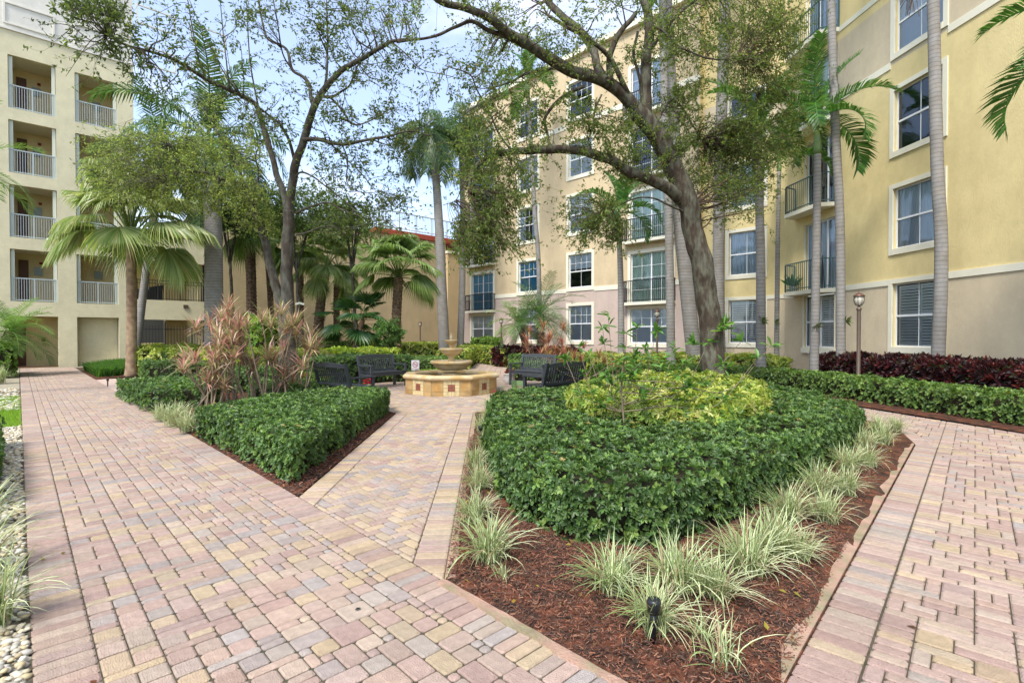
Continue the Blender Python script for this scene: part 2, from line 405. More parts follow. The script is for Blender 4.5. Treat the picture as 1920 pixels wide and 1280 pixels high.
class Path:
    def __init__(s,name): s.name=name; s.P=[]
    def put(s,poly,w): 
        poly=ccw(list(poly))
        if abs(parea(poly))<.0012: return
        c=np.mean(poly,0)
        u,v,dep=to_px([c[0],c[1],0]); 
        if dep[0]<.6 or u[0]<-260 or u[0]>2180 or v[0]>1520: return
        s.P.append((poly,c,pick(w),float(dep[0])))
    def finish(s, slab_poly, z=-.010, nsolo=300):
        m=M(); P=[(p[0],p[1],z) for p in ccw([list(q[:2]) for q in slab_poly])]
        m.add(P,[tuple(range(len(P)))]); root=m.build(s.name,joint_m,kind='structure')
        inview=[]; 
        for k,(poly,c,col,dep) in enumerate(s.P):
            u,v,_=to_px([c[0],c[1],0]); ins=-20<u[0]<1940 and v[0]<1300
            inview.append((not ins, dep, k))
        solo=set(k for _,_,k in sorted(inview)[:nsolo])
        rest=M()
        for k,(poly,c,col,dep) in enumerate(s.P):
            if k in solo:
                mm=M(); paver_geo(poly,c,mm,col); me=mm.mesh('paver',paver_o)
                o=link('paver',me,root,loc=(c[0],c[1],0)); o.color=(*col,1)
            else: paver_geo(poly,(0,0),rest,col)
        if rest.n: rest.build('paver_field',paver_a,root,kind='stuff')
        return root

U=.074
# long walk, parallel to dA
N0,N1=.03,1.87; BW=.225
mp_=Path('long_walk')
def soldier(path, a, b, inward, width=BW, step=.083, w=W_BORD, tmax=None):
    """row of pavers laid across the edge a->b, on its inward side"""
    a=np.array(a); b=np.array(b); L_=np.linalg.norm(b-a); d=(b-a)/L_; k=0.0
    while k<L_:
        st=step*rng.uniform(.93,1.07); e=min(L_,k+st)
        p=[a+d*k,a+d*e,a+d*e+inward*width,a+d*k+inward*width]; path.put(p,w); k+=st
t0,t1=1.2,31.9
soldier(mp_,pn(t0,N0),pn(t1,N0),nT); soldier(mp_,pn(t0,N1-BW*1.05),pn(t1,N1-BW*1.05),nT,width=BW*1.05)
inner0=N0+BW; ncol=int(round((N1-BW*1.05-inner0)/.0585)); uu=(N1-BW*1.05-inner0)/ncol
nv=int((t1-t0)/uu)
half=ncol//2//2*2
A1=ashlar(half//2,nv,[(1,2),(1,1),(1,3)],[4,4.5,.5])
for i,j,a,b in A1:
    n0=inner0+i*2*uu; n1=n0+a*2*uu; q0=t0+j*uu; q1=q0+b*uu
    mp_.put([pn(q0,n0),pn(q0,n1),pn(q1,n1),pn(q1,n0)],W_MAIN)
A2=ashlar(ncol-half,nv,[(2,2),(2,3),(3,2),(3,3),(2,1),(1,2)],[5.5,3,2.6,1.2,1.2,1.0])
for i,j,a,b in A2:
    n0=inner0+(half+i)*uu; n1=n0+a*uu; q0=t0+j*uu; q1=q0+b*uu
    mp_.put([pn(q0,n0),pn(q0,n1),pn(q1,n1),pn(q1,n0)],W_MAIN)
mp_.finish([pn(t0,N0-.02),pn(t0,N1+.02),pn(t1,N1+.02),pn(t1,N0-.02)])

# middle walk towards the fountain
HC=rad(2.8); dC=np.array([-sin(HC),cos(HC)]); nC=np.array([cos(HC),sin(HC)])
apexL=pn(*[ (gp(553,932)[:2]@dA), N1 ]); apexR=pn(gp(775,1095)[:2]@dA, N1)
FC=np.array([-1.62,13.75]); RP=3.9
cL=apexL@nC; cR=gp(872,860)[:2]@nC
yC=lambda n,k: nC*n+dC*k
def circ_k(n):   # where line n=const enters the plaza circle
    q=FC@nC-n; return FC@dC-sqrt(max(.01,RP*RP-q*q))
def main_k(n):   # where it leaves the long walk's edge
    # point nC*n+dC*k with dot nT = N1
    return (N1-(nC@nT)*n)/(dC@nT)
mid=Path('middle_walk')
kL0,kR0=main_k(cL),main_k(cR)
cellpoly=ccw([yC(cL+BW,main_k(cL+BW)),yC(cR-BW,main_k(cR-BW)),yC(cR-BW,circ_k(cR-BW)+.0),yC(cL+BW,circ_k(cL+BW))])
def clipput(path,poly,clip,w):
    q=clip_convex(ccw([np.array(p) for p in poly]),clip)
    if len(q)>=3: path.put(q,w)
lb=ccw([yC(cL,main_k(cL)),yC(cL+BW,main_k(cL+BW)),yC(cL+BW,circ_k(cL+BW)),yC(cL,circ_k(cL))])
rb=ccw([yC(cR-BW,main_k(cR-BW)),yC(cR,main_k(cR)),yC(cR,circ_k(cR)),yC(cR-BW,circ_k(cR-BW))])
for k in np.arange(2,12,.105):
    clipput(mid,[yC(cL,k),yC(cL+BW,k),yC(cL+BW,k+.105),yC(cL,k+.105)],lb,W_CENT)
    clipput(mid,[yC(cR-BW,k),yC(cR,k),yC(cR,k+.105),yC(cR-BW,k+.105)],rb,W_CENT)
HB=.084
def herring(path, clip, ang, c0, ext, w, h=HB):
    ex=np.array([cos(ang),sin(ang)]); ey=np.array([-sin(ang),cos(ang)])
    n=int(ext/h)
    for i in range(-n,n):
        for j in range(-n,n):
            r=(i-j)%4
            if r==0: box=(i,j,2,1)
            elif r==2: box=(i,j-1,1,2)
            else: continue
            # herringbone lattice: horizontal bricks where (i-j)%4==0, vertical where (i-j)%4==2
            a,b,ww,hh=box
            p=[c0+ex*a*h+ey*b*h, c0+ex*(a+ww)*h+ey*b*h, c0+ex*(a+ww)*h+ey*(b+hh)*h, c0+ex*a*h+ey*(b+hh)*h]
            cc=np.mean(p,0)
            if isinstance(clip,list): clipput(path,p,clip,w)
            elif clip(cc): path.put(p,w)
herring(mid, cellpoly, HA+.0, yC((cL+cR)/2,6.0), 6.5, W_CENT)
mid.finish([yC(cL-.02,main_k(cL)),yC(cR+.02,main_k(cR)),yC(cR+.02,11.5),yC(cL-.02,11.5)],z=-.014)

# fountain court
court=Path('fountain_court')
def in_court(c):
    d=c-FC; 
    if d@d<1.05**2: return False
    if d@d<RP*RP:
        kk=c@dC; nn=c@nC
        if cL<nn<cR and kk<circ_k(nn): return False
        return True
    # walk leading on behind the fountain
    q=c-np.array([-.9,17.2]); e=np.array([-.06,1.0])
    if 0<q@e<13 and abs(q[0]-e[0]*(q@e))<.75: return True
    # walk going off right between island and hedge
    return False
herring(court, in_court, HA, FC, 4.2, W_CENT, h=.095)
hs=court.P
for k in np.arange(17.2,29,.12):
    for n_ in np.arange(-1.9,-.2,.24):
        p=[(n_,k),(n_+.24,k),(n_+.24,k+.12),(n_,k+.12)]; court.put([np.array(q) for q in p],W_MAIN)
pl=[FC+RP*1.02*np.array([cos(a),sin(a)]) for a in np.linspace(0,2*pi,48,endpoint=False)]
court.finish(pl,z=-.016)
bk=M(); bk.quad((-1.95,16.8,-.018),(-.2,16.8,-.018),(-.2,29,-.018),(-1.95,29,-.018)); bk.build('back_walk',joint_m,kind='structure')

# right-hand walk
HR=rad(42.0); dR=np.array([sin(HR),cos(HR)]); nR=np.array([cos(HR),-sin(HR)])
eR=gp(1470,1280)[:2]@nR
island=[apexR+dC*.0+nC*.03]
rw=Path('side_walk')
isl_right=[np.array(p) for p in [(5.54,7.07),(6.0,7.9),(6.25,8.8),(6.2,9.9),(6.1,11.4),(5.7,13.0),(4.8,14.2),(3.6,14.6),(2.6,14.0)]]
hedge_front=[np.array(p) for p in [(8.7,3.0),(8.45,5.6),(8.16,8.1),(7.98,9.5),(7.72,11.6),(7.45,13.6),(6.8,15.4),(5.6,16.2),(4.0,16.5),(2.4,16.3)]]
rpoly=[nR*eR+dR*-1.0, nR*eR+dR*(np.array(isl_right[0])@dR)]+isl_right+hedge_front[::-1]+[np.array((9.5,-1.0))]
RPOL=np.array(rpoly)
base=nR*eR
def inR(c): return inpoly(np.array([c]),RPOL)[0]
tR=isl_right[0]@dR
soldier(rw, base+dR*-.5, base+dR*tR, nR, width=.235, step=.098)
for a,b in zip(isl_right[:-1],isl_right[1:]):
    d=(b-a)/np.linalg.norm(b-a); soldier(rw,a,b,np.array([d[1],-d[0]]),width=.2,w=W_RIGHT)
nu=int(9.5/U); nv=int(16/U)
TY=([(2,1),(3,1),(2,2),(1,2),(3,2)],[5,4,2,.8,.5])
def fill_r(nstart,cols_,qstart,rows):
    for i,j,a,b in ashlar(cols_,rows,*TY):
        n0=nstart+i*U; n1=n0+a*U; q0=qstart+j*U; q1=q0+b*U
        p=[base+nR*n0+dR*q0, base+nR*n1+dR*q0, base+nR*n1+dR*q1, base+nR*n0+dR*q1]; c=np.mean(p,0)
        if inR(c) and edist(c[None],isl_right+[isl_right[-1]])[0]>.17: rw.put(p,W_RIGHT)
fill_r(.24,nu,-.5,nv); fill_r(.24-48*U,48,tR,nv)
rw.finish(rpoly,z=-.013)

# planting beds: soil slightly proud of the paving edge
def bed(name, poly, z=.006, dome=.04, edge=True, m=soil_m):
    P=[np.array(p[:2],float) for p in poly]; P=ccw(P)
    # ring then inner fan, gentle dome
    dense=[]
    for i in range(len(P)):
        a=P[i]; b=P[(i+1)%len(P)]; k=max(1,int(np.linalg.norm(b-a)/.25))
        dense+= [a+(b-a)*j/k for j in range(k)]
    s=M(); n=len(dense); rings=[np.array(dense)]; c=np.mean(dense,0)
    for f in (.97,.9,.75,.5,.25): rings.append(c+(np.array(dense)-c)*f)
    V=[]
    for r,ring in enumerate(rings):
        z_=z+dome*(0,.3,.8,1,1,1)[r]+nzs(ring[:,0],ring[:,1],5)*(.0 if r==0 else .012)
        V.append(np.c_[ring,z_])
    V.append(np.array([[c[0],c[1],z+dome]])); V=np.concatenate(V); j=np.arange(n); jn=(j+1)%n
    Fq=[np.stack([r*n+j,r*n+jn,(r+1)*n+jn,(r+1)*n+j],1) for r in range(5)]
    s.add(V,np.concatenate(Fq)); b0=s.n-len(V)
    for q in range(n): s.Lp.append(np.array([5*n+q,5*n+(q+1)%n,6*n])+b0); s.S.append(np.array([3]))
    # skirt
    s.add(np.concatenate([np.c_[dense,np.full(n,-.05)],np.c_[dense,np.full(n,z)]]),np.stack([j,jn,jn+n,j+n],1))
    return s.build(name,m,smooth=True,kind='structure')
def edging(name, line, width=.06, z=.011, gapfn=None):
    m=M(); L_=[np.array(p[:2],float) for p in line]
    P=smooth_path(L_,6) if len(L_)>2 else np.array([L_[0]+(L_[1]-L_[0])*k/30 for k in range(31)])
    T=np.gradient(P,axis=0); T/=np.linalg.norm(T,axis=1)[:,None]; Nn=np.stack([-T[:,1],T[:,0]],1)
    w=width*(1+.35*nzs(P[:,0],P[:,1],6)+.2*nzs(P[:,0],P[:,1],19)); zz=z+.006*nzs(P[:,0],P[:,1],11)
    n=len(P); a=P; b=P+Nn*w[:,None]
    V=np.concatenate([np.c_[a,np.full(n,-.04)],np.c_[a+Nn*.006,zz],np.c_[b,zz+.004],np.c_[b+Nn*.01,np.full(n,-.04)]])
    j=np.arange(n-1); Fq=np.concatenate([np.stack([k*n+j,k*n+j+1,(k+1)*n+j+1,(k+1)*n+j],1) for k in range(3)])[:, ::-1]
    m.add(V,Fq); return m.build(name,edging_m,smooth=False,kind='structure')

iL0=apexR+nC*.01                                   # apex of the island by the middle walk
isl_tip=np.array([.865,1.89]); 
k_=(isl_tip@dR)
tip=None
# intersection of long-walk edge (n=N1) with side-walk edge (nR=eR)
Amat=np.array([nT,nR]); tip=np.linalg.solve(Amat,np.array([N1+.01,eR+.007]))
cRk=circ_k(cR)
left_edge=[yC(cR+.01,main_k(cR)),yC(cR+.01,5.0),yC(cR+.01,7.5),yC(cR+.01,cRk)]
arc=[FC+RP*np.array([cos(a),sin(a)]) for a in np.linspace(atan2(*(left_edge[-1]-FC)[::-1])+.06, rad(8), 12)]
ISL=[tip]+[isl_right[0]+nR*.007]+isl_right[1:]+arc[::-1]+left_edge[::-1]
bed('mulch_bed',ISL,dome=.045)
edging('bed_edging',[tip+(-dA)*.0, yC(cR+.01,main_k(cR))],.055)
edging('bed_edging',[yC(cR+.01,main_k(cR)),yC(cR+.01,5.0),yC(cR+.01,7.0),yC(cR+.01,cRk)][::-1][::-1],-.055)
edging('bed_edging',[tip,isl_right[0]+nR*.007],.07,z=.012)
# left bed between long walk and middle walk
kcl=circ_k(cL)
bl=[apexL+nC*-.01, yC(cL-.01,kcl)]
a0=atan2(*(yC(cL,kcl)-FC)[::-1])
arcL=[FC+RP*np.array([cos(a),sin(a)]) for a in np.linspace(a0-.06, rad(-230), 14)]
BED1=bl+arcL+[np.array((-6.5,17.5)),np.array((-9.5,15.6)),pn(18.2,3.0),pn(17.0,N1+.01)]
bed('mulch_bed',BED1,dome=.03)
# beds along the buildings
hf=hedge_front
BED4=[hf[0]]+hf[1:]+[np.array((1.2,17.2)),np.array((-.2,17.4)),np.array((-.2,29)),np.array((-3,34)),np.array((8,24)),np.array((11,20.8)),np.array((12.5,3.0))]
bed('mulch_bed',BED4,dome=.02)
BED5=[np.array((-1.95,17.4)),np.array((-4.3,17.6)),np.array((-6.6,18.0)),np.array((-9.2,16.6)),pn(21.5,3.0),pn(24,4.0),pn(31.9,5.2),pn(31.9,26),np.array((-3,34)),np.array((-1.95,29))]
bed('mulch_bed',BED5,dome=.02)
BED6=[pn(22.2,N1+.01),pn(24.0,3.9),pn(31.9,5.1),pn(31.9,3.4),pn(28,N1+.01)]
bed('mulch_bed',BED6,dome=.02)
cw=M(); a=[pn(17.0,N1+.03),pn(18.2,3.0),np.array((-9.4,15.7)),np.array((-6.6,17.6)),np.array((-4.0,17.3)),np.array((-6.6,18.0)),np.array((-9.2,16.6)),pn(21.5,3.0),pn(22.2,N1+.03)]
cwp=M(); cwp.add([(p[0],p[1],-.008) for p in [pn(16.6,N1),pn(22.4,N1),pn(22.4,5.5),pn(20,9.5),pn(16,9.5),pn(17,5.5)]],[(0,1,2,3,4,5)])
cwp.build('cross_walk',mat('cross_paving',(.48,.36,.29),.85,.2,noise=.12,nscale=6),kind='structure')
# left verge: pebbles, lawn
v=M(); v.quad((*pn(1,-3),-.02),(*pn(1,N0),-.02),(*pn(33,N0),-.02),(*pn(33,-3),-.02)); v.build('verge_soil',mat('pebble_bed',(.32,.28,.2),.9,.1,noise=.4,nscale=40,bump=.8,bscale=60),kind='structure')
def ico(n=1):
    t=(1+5**.5)/2; V=np.array([(-1,t,0),(1,t,0),(-1,-t,0),(1,-t,0),(0,-1,t),(0,1,t),(0,-1,-t),(0,1,-t),(t,0,-1),(t,0,1),(-t,0,-1),(-t,0,1)],float)
    Fi=np.array([(0,11,5),(0,5,1),(0,1,7),(0,7,10),(0,10,11),(1,5,9),(5,11,4),(11,10,2),(10,7,6),(7,1,8),(3,9,4),(3,4,2),(3,2,6),(3,6,8),(3,8,9),(4,9,5),(2,4,11),(6,2,10),(8,6,7),(9,8,1)])
    return V/np.linalg.norm(V[0]),Fi
IV,IF=ico()
pm=M(); n=5200
tt=2.2+rng.uniform(0,1,n)**1.6*9.5; nn=rng.uniform(-.42,.02,n); P=tt[:,None]*dA+nn[:,None]*nT
sc=rng.uniform(.012,.027,n)*np.clip(.8+tt*.03,.8,1.1)
R=frames(np.c_[rng.normal(0,.25,(n,2)),np.ones(n)]); R=R*np.stack([rng.uniform(.9,1.5,n),rng.uniform(.8,1.1,n),rng.uniform(.45,.75,n)],1)[:,None,:]
pc=np.array([(.62,.57,.46),(.70,.67,.60),(.55,.45,.28),(.45,.42,.38),(.66,.58,.42)])[rng.integers(0,5,n)]*rng.uniform(.62,.98,(n,1))*np.array([1,.97,.88])
pm.inst(IV,IF,np.c_[P,-.012+rng.uniform(0,.022,n)],R,sc,pc)
pm.build('pebbles',mat('pebble',attr=True,rough=.55,spec=.35,noise=.12,nscale=60),smooth=True,kind='stuff')
n=700; tt=rng.uniform(14.2,20,n); nn=rng.uniform(-1.2,.0,n); P=tt[:,None]*dA+nn[:,None]*nT
pm=M(); R=frames(np.c_[rng.normal(0,.25,(n,2)),np.ones(n)])*np.array([1.2,1,.6])[None,None,:]
pm.inst(IV,IF,np.c_[P,rng.uniform(-.01,.02,n)],R,rng.uniform(.03,.05,n),pc[:n]); pm.build('pebbles',MATS['pebble'],smooth=True,kind='stuff')
# lawn
lw=M(); n=15000; tt=rng.uniform(11.6,17.4,n); nn=rng.uniform(-1.8,.015,n); P=tt[:,None]*dA+nn[:,None]*nT
T=np.array([(-.5,0,0),(.5,0,0),(.15,.4,1.0)])*np.array([.007,.06,.075]); dd=frames(np.c_[rng.normal(0,.3,(n,2)),np.ones(n)])
lc=np.array([.20,.34,.035])*rng.uniform(.7,1.3,(n,1))*np.c_[rng.uniform(.8,1.3,n),np.ones(n),np.ones(n)]
lw.inst(T,np.array([[0,1,2]]),np.c_[P,np.full(n,-.01)],dd,rng.uniform(.7,1.2,n),lc)
s_=M(); s_.quad((*pn(11.6,-2),-.008),(*pn(11.6,.02),-.008),(*pn(17.4,.02),-.008),(*pn(17.4,-2),-.008)); s_.build('lawn',mat('lawn_soil',(.13,.20,.03),.95,.1,noise=.3,nscale=10),kind='structure')
lw.build('grass',leaf_matte,kind='stuff')
# mulch chips
def mulch(poly,n,size=(.012,.035),zoff=.03, excl=None):
    P=sample_poly(poly,n)
    if excl is not None: P=P[~excl(P)]
    n=len(P); z=.006+(zoff+.012)*np.clip(edist(P,poly)/.2,0,1)+rng.uniform(0,.012,n)
    m=M(); T=np.array([(-1,-.22,0),(1,-.22,0),(1,.22,.0),(-1,.22,.0),(-1,0,.25),(1,0,.25)],float)
    Ft=np.array([(0,1,5,4),(3,4,5,2)])
    R=frames(np.c_[rng.normal(0,.45,(n,2)),np.ones(n)])
    c=np.array([(.20,.075,.04),(.12,.045,.028),(.25,.12,.07),(.06,.035,.025),(.10,.065,.045)])[rng.integers(0,5,n)]*rng.uniform(.7,1.3,(n,1))
    m.inst(T,Ft,np.c_[P,z],R,rng.uniform(*size,n),c); return m
near=[tip,np.array((3.2,4.6)),np.array((5.4,7.1)),np.array((5.0,7.2)),np.array((2.6,5.0)),np.array((1.4,3.9)),np.array((.1,4.2)),np.array((-.45,8.5)),left_edge[2]*1.0,left_edge[0]]
mulch(near,52000,(.004,.014)).build('mulch_chips',plain_attr,kind='stuff')
mulch([apexL,yC(cL-.02,9.5),yC(cL-.3,9.5),apexL+np.array((-.3,.5)),pn(16,2.3),pn(16,1.92)],5000,(.01,.025)).build('mulch_chips',plain_attr,kind='stuff')
fe=[hf[1]+np.array((.3,0)),hf[1],hf[2],hf[3],hf[4],hf[5],hf[5]+np.array((.3,0)),hf[3]+np.array((.3,0))]
mulch(fe,2500,(.01,.03)).build('mulch_chips',plain_attr,kind='stuff')
# fallen leaves on the paving, each picked out singly
LV=np.array([(0,0,0),(.35,.28,.06),(1,0,.02),(.35,-.28,.07)],float)
for k,(u,v,c,lab) in enumerate([(118,1030,(.25,.18,.05),'curled brown leaf fallen on the long walk near the pebbles'),(82,1045,(.35,.27,.08),'tan leaf fallen on the border bricks by the pebbles'),
     (115,985,(.2,.13,.05),'brown oak leaf lying on the long brick walk'),(180,1275,(.16,.06,.03),'rust leaf fallen at the bottom of the photo on the bricks'),
     (676,1133,(.05,.05,.05),'small dark leaf on the junction of the two walks'),(875,1056,(.45,.38,.04),'yellow leaf fallen on mulch beside the grass tuft'),
     (963,1142,(.42,.28,.04),'ochre leaf fallen on the red mulch'),(1720,1172,(.12,.07,.04),'brown leaf on the side walk bricks')]):
    m=M(); a=rng.uniform(0,6.3); R=frames(np.array([[rng.normal(0,.2),rng.normal(0,.2),1.]]))
    m.inst(LV,np.array([[0,1,2,3]]),np.zeros((1,3)),R,[.045],np.array([c])); p=gp(u,v,.02)
    o=m.build('fallen_leaf',leaf_matte); o.location=(p[0],p[1],.006 if k!=5 and k!=6 else .055); tag(o,lab,'leaf','fallen leaves on the ground')
# ------------------------------------------------------------------ buildings
class Fac:
    """a facade plane: c = p.N, s runs along d"""
    def __init__(s, d, Nn, c): 
        s.d=np.array(d,float); s.N=np.array(Nn,float); s.c=c; s.O=s.N*c
    def s_of(s,u):
        r=np.array([(u-960)/F,1.0]); k=s.c/(r@s.N); return float((r*k)@s.d)
    def scale(s,u):
        r=np.array([(u-960)/F,1.0]); return F/(s.c/(r@s.N))
    def z_of(s,u,v): return CAMZ+(628-v)/s.scale(u)
    def fr(s): return (np.array([*s.O,0.]),np.array([*s.d,0.]),np.array([*s.N,0.]),np.array([0,0,1.]))
    def M(s): return M(s.fr())
# local axes: x = along, y = outward, z = up
def wall_grid(f, s0,s1,zones,openings,depth=.2,mats=None,y=0.0,reveal=None):
    """zones: [(z0,z1,matname)]; returns dict mat->M"""
    zc=sorted(set([z for a in zones for z in a[:2]]+[z for o in openings for z in o[2:4]]))
    sc_=sorted(set([s0,s1]+[q for o in openings for q in o[:2]]))
    out={}
    for i in range(len(sc_)-1):
        for j in range(len(zc)-1):
            a,b,c,d=sc_[i],sc_[i+1],zc[j],zc[j+1]; ms,mz=(a+b)/2,(c+d)/2
            if ms<s0 or ms>s1: continue
            if any(o[0]<ms<o[1] and o[2]<mz<o[3] for o in openings): continue
            zn=[z for z in zones if z[0]<=mz<z[1]]
            if not zn: continue
            out.setdefault(zn[0][2].name,(zn[0][2],f.M()))[1].quad((a,y,c),(b,y,c),(b,y,d),(a,y,d))
    for o in openings:
        zn=[z for z in zones if z[0]<=(o[2]+o[3])/2<z[1]][0][2]
        r=reveal or zn; m=out.setdefault(r.name,(r,f.M()))[1]; a,b,c,d=o[:4]; q=y-depth
        m.quad((a,y,c),(a,q,c),(a,q,d),(a,y,d)); m.quad((b,q,c),(b,y,c),(b,y,d),(b,q,d))
        m.quad((a,y,d),(a,q,d),(b,q,d),(b,y,d)); m.quad((a,q,c),(a,y,c),(b,y,c),(b,q,c))
    return out

def window(f, root, a,b,c,d, trim=.13, cover='blind', gridn=(4,2), low=(2,1), y=0.0, sill=.0, leaves=1, single=False, screen=True, label=None, shut=None, trims=(1,1,1,1)):
    """a..b, c..d outer trim box. window > frame, pane, blind ..."""
    m=f.M(); t=trim; p=.035
    A,B,C,D=a+t*trims[0],b-t*trims[1],c+t*1.25*trims[2],d-t*trims[3]
    if trims[0]: m.box(a,A,y-.02,y+p,c,d)
    if trims[1]: m.box(B,b,y-.02,y+p,c,d)
    if trims[3]: m.box(A,B,y-.02,y+p-.003,D,d)
    if trims[2]: m.box(A,B,y-.02,y+p+.01,c,C)
    if sill: m.box(a-.05,b+.05,y-.02,y+.07,c-sill,c)
    if m.n==0: m.box(A,B,y-.15,y-.14,C-.02,C)
    w=m.build('window',trim_m,root)
    if label: w['label']=label
    q=y-.09; fr=f.M(); fw=.045
    fr.box(A,A+fw,q-.05,q,C,D); fr.box(B-fw,B,q-.05,q,C,D); fr.box(A+fw,B-fw,q-.05,q-.002,D-fw,D); fr.box(A+fw,B-fw,q-.05,q+.012,C,C+fw)
    mid=(C+D)/2-.02
    W=(B-A-2*fw)
    for L_ in range(1,leaves):
        x=A+fw+W*L_/leaves; fr.box(x-.035,x+.035,q-.05,q+.004,C+fw,D-fw)
    if not single:
        fr.box(A+fw,B-fw,q-.05,q+.008,mid-.03,mid+.025)
    lw_=W/leaves
    for L_ in range(leaves):
        x0=A+fw+L_*lw_; 
        for i in range(1,gridn[0]): x=x0+lw_*i/gridn[0]; fr.box(x-.009,x+.009,q-.03,q-.012,mid if not single else C+fw,D-fw)
        top0=(mid if not single else C+fw)
        for i in range(1,gridn[1]): z=top0+(D-fw-top0)*i/gridn[1]; fr.box(x0,x0+lw_,q-.029,q-.0125,z-.009,z+.009)
        if not single:
            for i in range(1,low[0]): x=x0+lw_*i/low[0]; fr.box(x-.009,x+.009,q-.03,q-.012,C+fw,mid)
    fr.build('frame',white_m,w)
    pg=f.M()
    if single: pg.quad((A+fw,q-.02,C+fw),(B-fw,q-.02,C+fw),(B-fw,q-.02,D-fw),(A+fw,q-.02,D-fw)); pg.build('pane',glass_m,w)
    else:
        pg.quad((A+fw,q-.02,mid),(B-fw,q-.02,mid),(B-fw,q-.02,D-fw),(A+fw,q-.02,D-fw)); pg.build('pane',glass_m,w)
        pg=f.M(); pg.quad((A+fw,q-.022,C+fw),(B-fw,q-.022,C+fw),(B-fw,q-.022,mid),(A+fw,q-.022,mid)); pg.build('pane',glass_d if screen else glass_m,w)
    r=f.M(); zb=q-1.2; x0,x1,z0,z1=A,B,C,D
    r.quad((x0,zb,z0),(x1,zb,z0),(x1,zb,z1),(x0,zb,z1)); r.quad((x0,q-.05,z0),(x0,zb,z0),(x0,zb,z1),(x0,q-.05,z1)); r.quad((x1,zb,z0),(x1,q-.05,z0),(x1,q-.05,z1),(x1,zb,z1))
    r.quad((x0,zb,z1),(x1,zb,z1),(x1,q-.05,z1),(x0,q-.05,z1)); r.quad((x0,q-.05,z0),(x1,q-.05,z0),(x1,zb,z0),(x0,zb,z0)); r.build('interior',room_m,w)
    k=f.M(); yb=q-.052
    if cover=='blind':
        n=int((D-C)/.05)
        for i in range(n): z=C+(D-C)*i/n; k.quad((A,yb,z),(B,yb,z),(B,yb+.022,z+.046),(A,yb+.022,z+.046))
        k.build('blind',blind_m,w)
    elif cover=='half':
        n=int((D-C)*.45/.05)
        for i in range(n): z=D-(i+1)*.05; k.quad((A,yb,z),(B,yb,z),(B,yb+.02,z+.046),(A,yb+.02,z+.046))
        k.build('blind',blind_m,w)
    elif cover in('curtain','teal','green','parted'):
        xs=np.linspace(A,B,70); yy=yb-.04+.03*np.sin(np.arange(70)*.9+A*3)
        cols=[]
        for i in range(69):
            if cover=='parted' and .3<(i/69)<.62: continue
            k.quad((xs[i],yy[i],C),(xs[i+1],yy[i+1],C),(xs[i+1],yy[i+1],D-.02),(xs[i],yy[i],D-.02))
        k.build('curtain',{'curtain':curtain_m,'teal':curtain_t,'green':curtain_g,'parted':curtain_m}[cover],w,smooth=True)
    elif cover=='shutter':
        nl=shut or 2; pw=(B-A-.16)/nl
        for i in range(nl):
            u0=A+.08+i*pw; st=.05
            for (za,zb_) in ((C+.04,mid-.01),(mid+.01,D-.08)):
                k.box(u0+.01,u0+st,yb-.03,yb,za,zb_); k.box(u0+pw-st,u0+pw-.01,yb-.03,yb,za,zb_)
                k.box(u0+st,u0+pw-st,yb-.028,yb-.002,za,za+.06); k.box(u0+st,u0+pw-st,yb-.028,yb-.002,zb_-.06,zb_)
                nn_=int((zb_-za-.12)/.085)
                for j in range(nn_):
                    z=za+.06+(zb_-za-.12)*(j+.5)/nn_
                    k.quad((u0+st,yb-.04,z+.030),(u0+pw-st,yb-.04,z+.030),(u0+pw-st,yb+.012,z-.034),(u0+st,yb+.012,z-.034))
                    k.quad((u0+st,yb-.04,z+.036),(u0+pw-st,yb-.04,z+.036),(u0+pw-st,yb+.012,z-.028),(u0+st,yb+.012,z-.028))
        k.build('shutter',mat('white_shutter',(.80,.82,.80),.5,.3),w)
    return w

def balcony(f, root, a,b,z, mat_, dep=.35, H=1.08, ch=.0, sp=.11, slabm=None, y=0.0, name='balcony'):
    m=f.M(); m.add([(a,y,z-.14),(a+ch,y+dep,z-.14),(b-ch,y+dep,z-.14),(b,y,z-.14),(a,y,z),(a+ch,y+dep,z),(b-ch,y+dep,z),(b,y,z)],
                   np.array([(0,1,2,3),(7,6,5,4),(0,4,5,1),(1,5,6,2),(2,6,7,3)]))
    bl=m.build(name,slabm or trim_m,root)
    r=f.M(); P=[(a+.04,y+.02),(a+ch+.04,y+dep-.05),(b-ch-.04,y+dep-.05),(b-.04,y+.02)]
    for i in range(3):
        p=np.array(P[i]); q=np.array(P[i+1]); L_=np.linalg.norm(q-p); n=max(1,int(L_/sp)); d=(q-p)/L_; nn_=np.array([-d[1],d[0]])
        for zz,h in ((z+H-.04,.04),(z+.08,.03)):
            e=nn_*.02; r.add([(*(p-e),zz),(*(q-e),zz),(*(q+e),zz),(*(p+e),zz),(*(p-e),zz+h),(*(q-e),zz+h),(*(q+e),zz+h),(*(p+e),zz+h)],
                 np.array([(0,3,2,1),(4,5,6,7),(0,1,5,4),(1,2,6,5),(2,3,7,6),(3,0,4,7)]))
        for k in range(n+1):
            c=p+d*L_*k/n; w=.009 if 0<k<n else .022; top=z+H-.04
            r.box(c[0]-w,c[0]+w,c[1]-w,c[1]+w,z,top)
    r.build('railing',mat_,bl); return bl

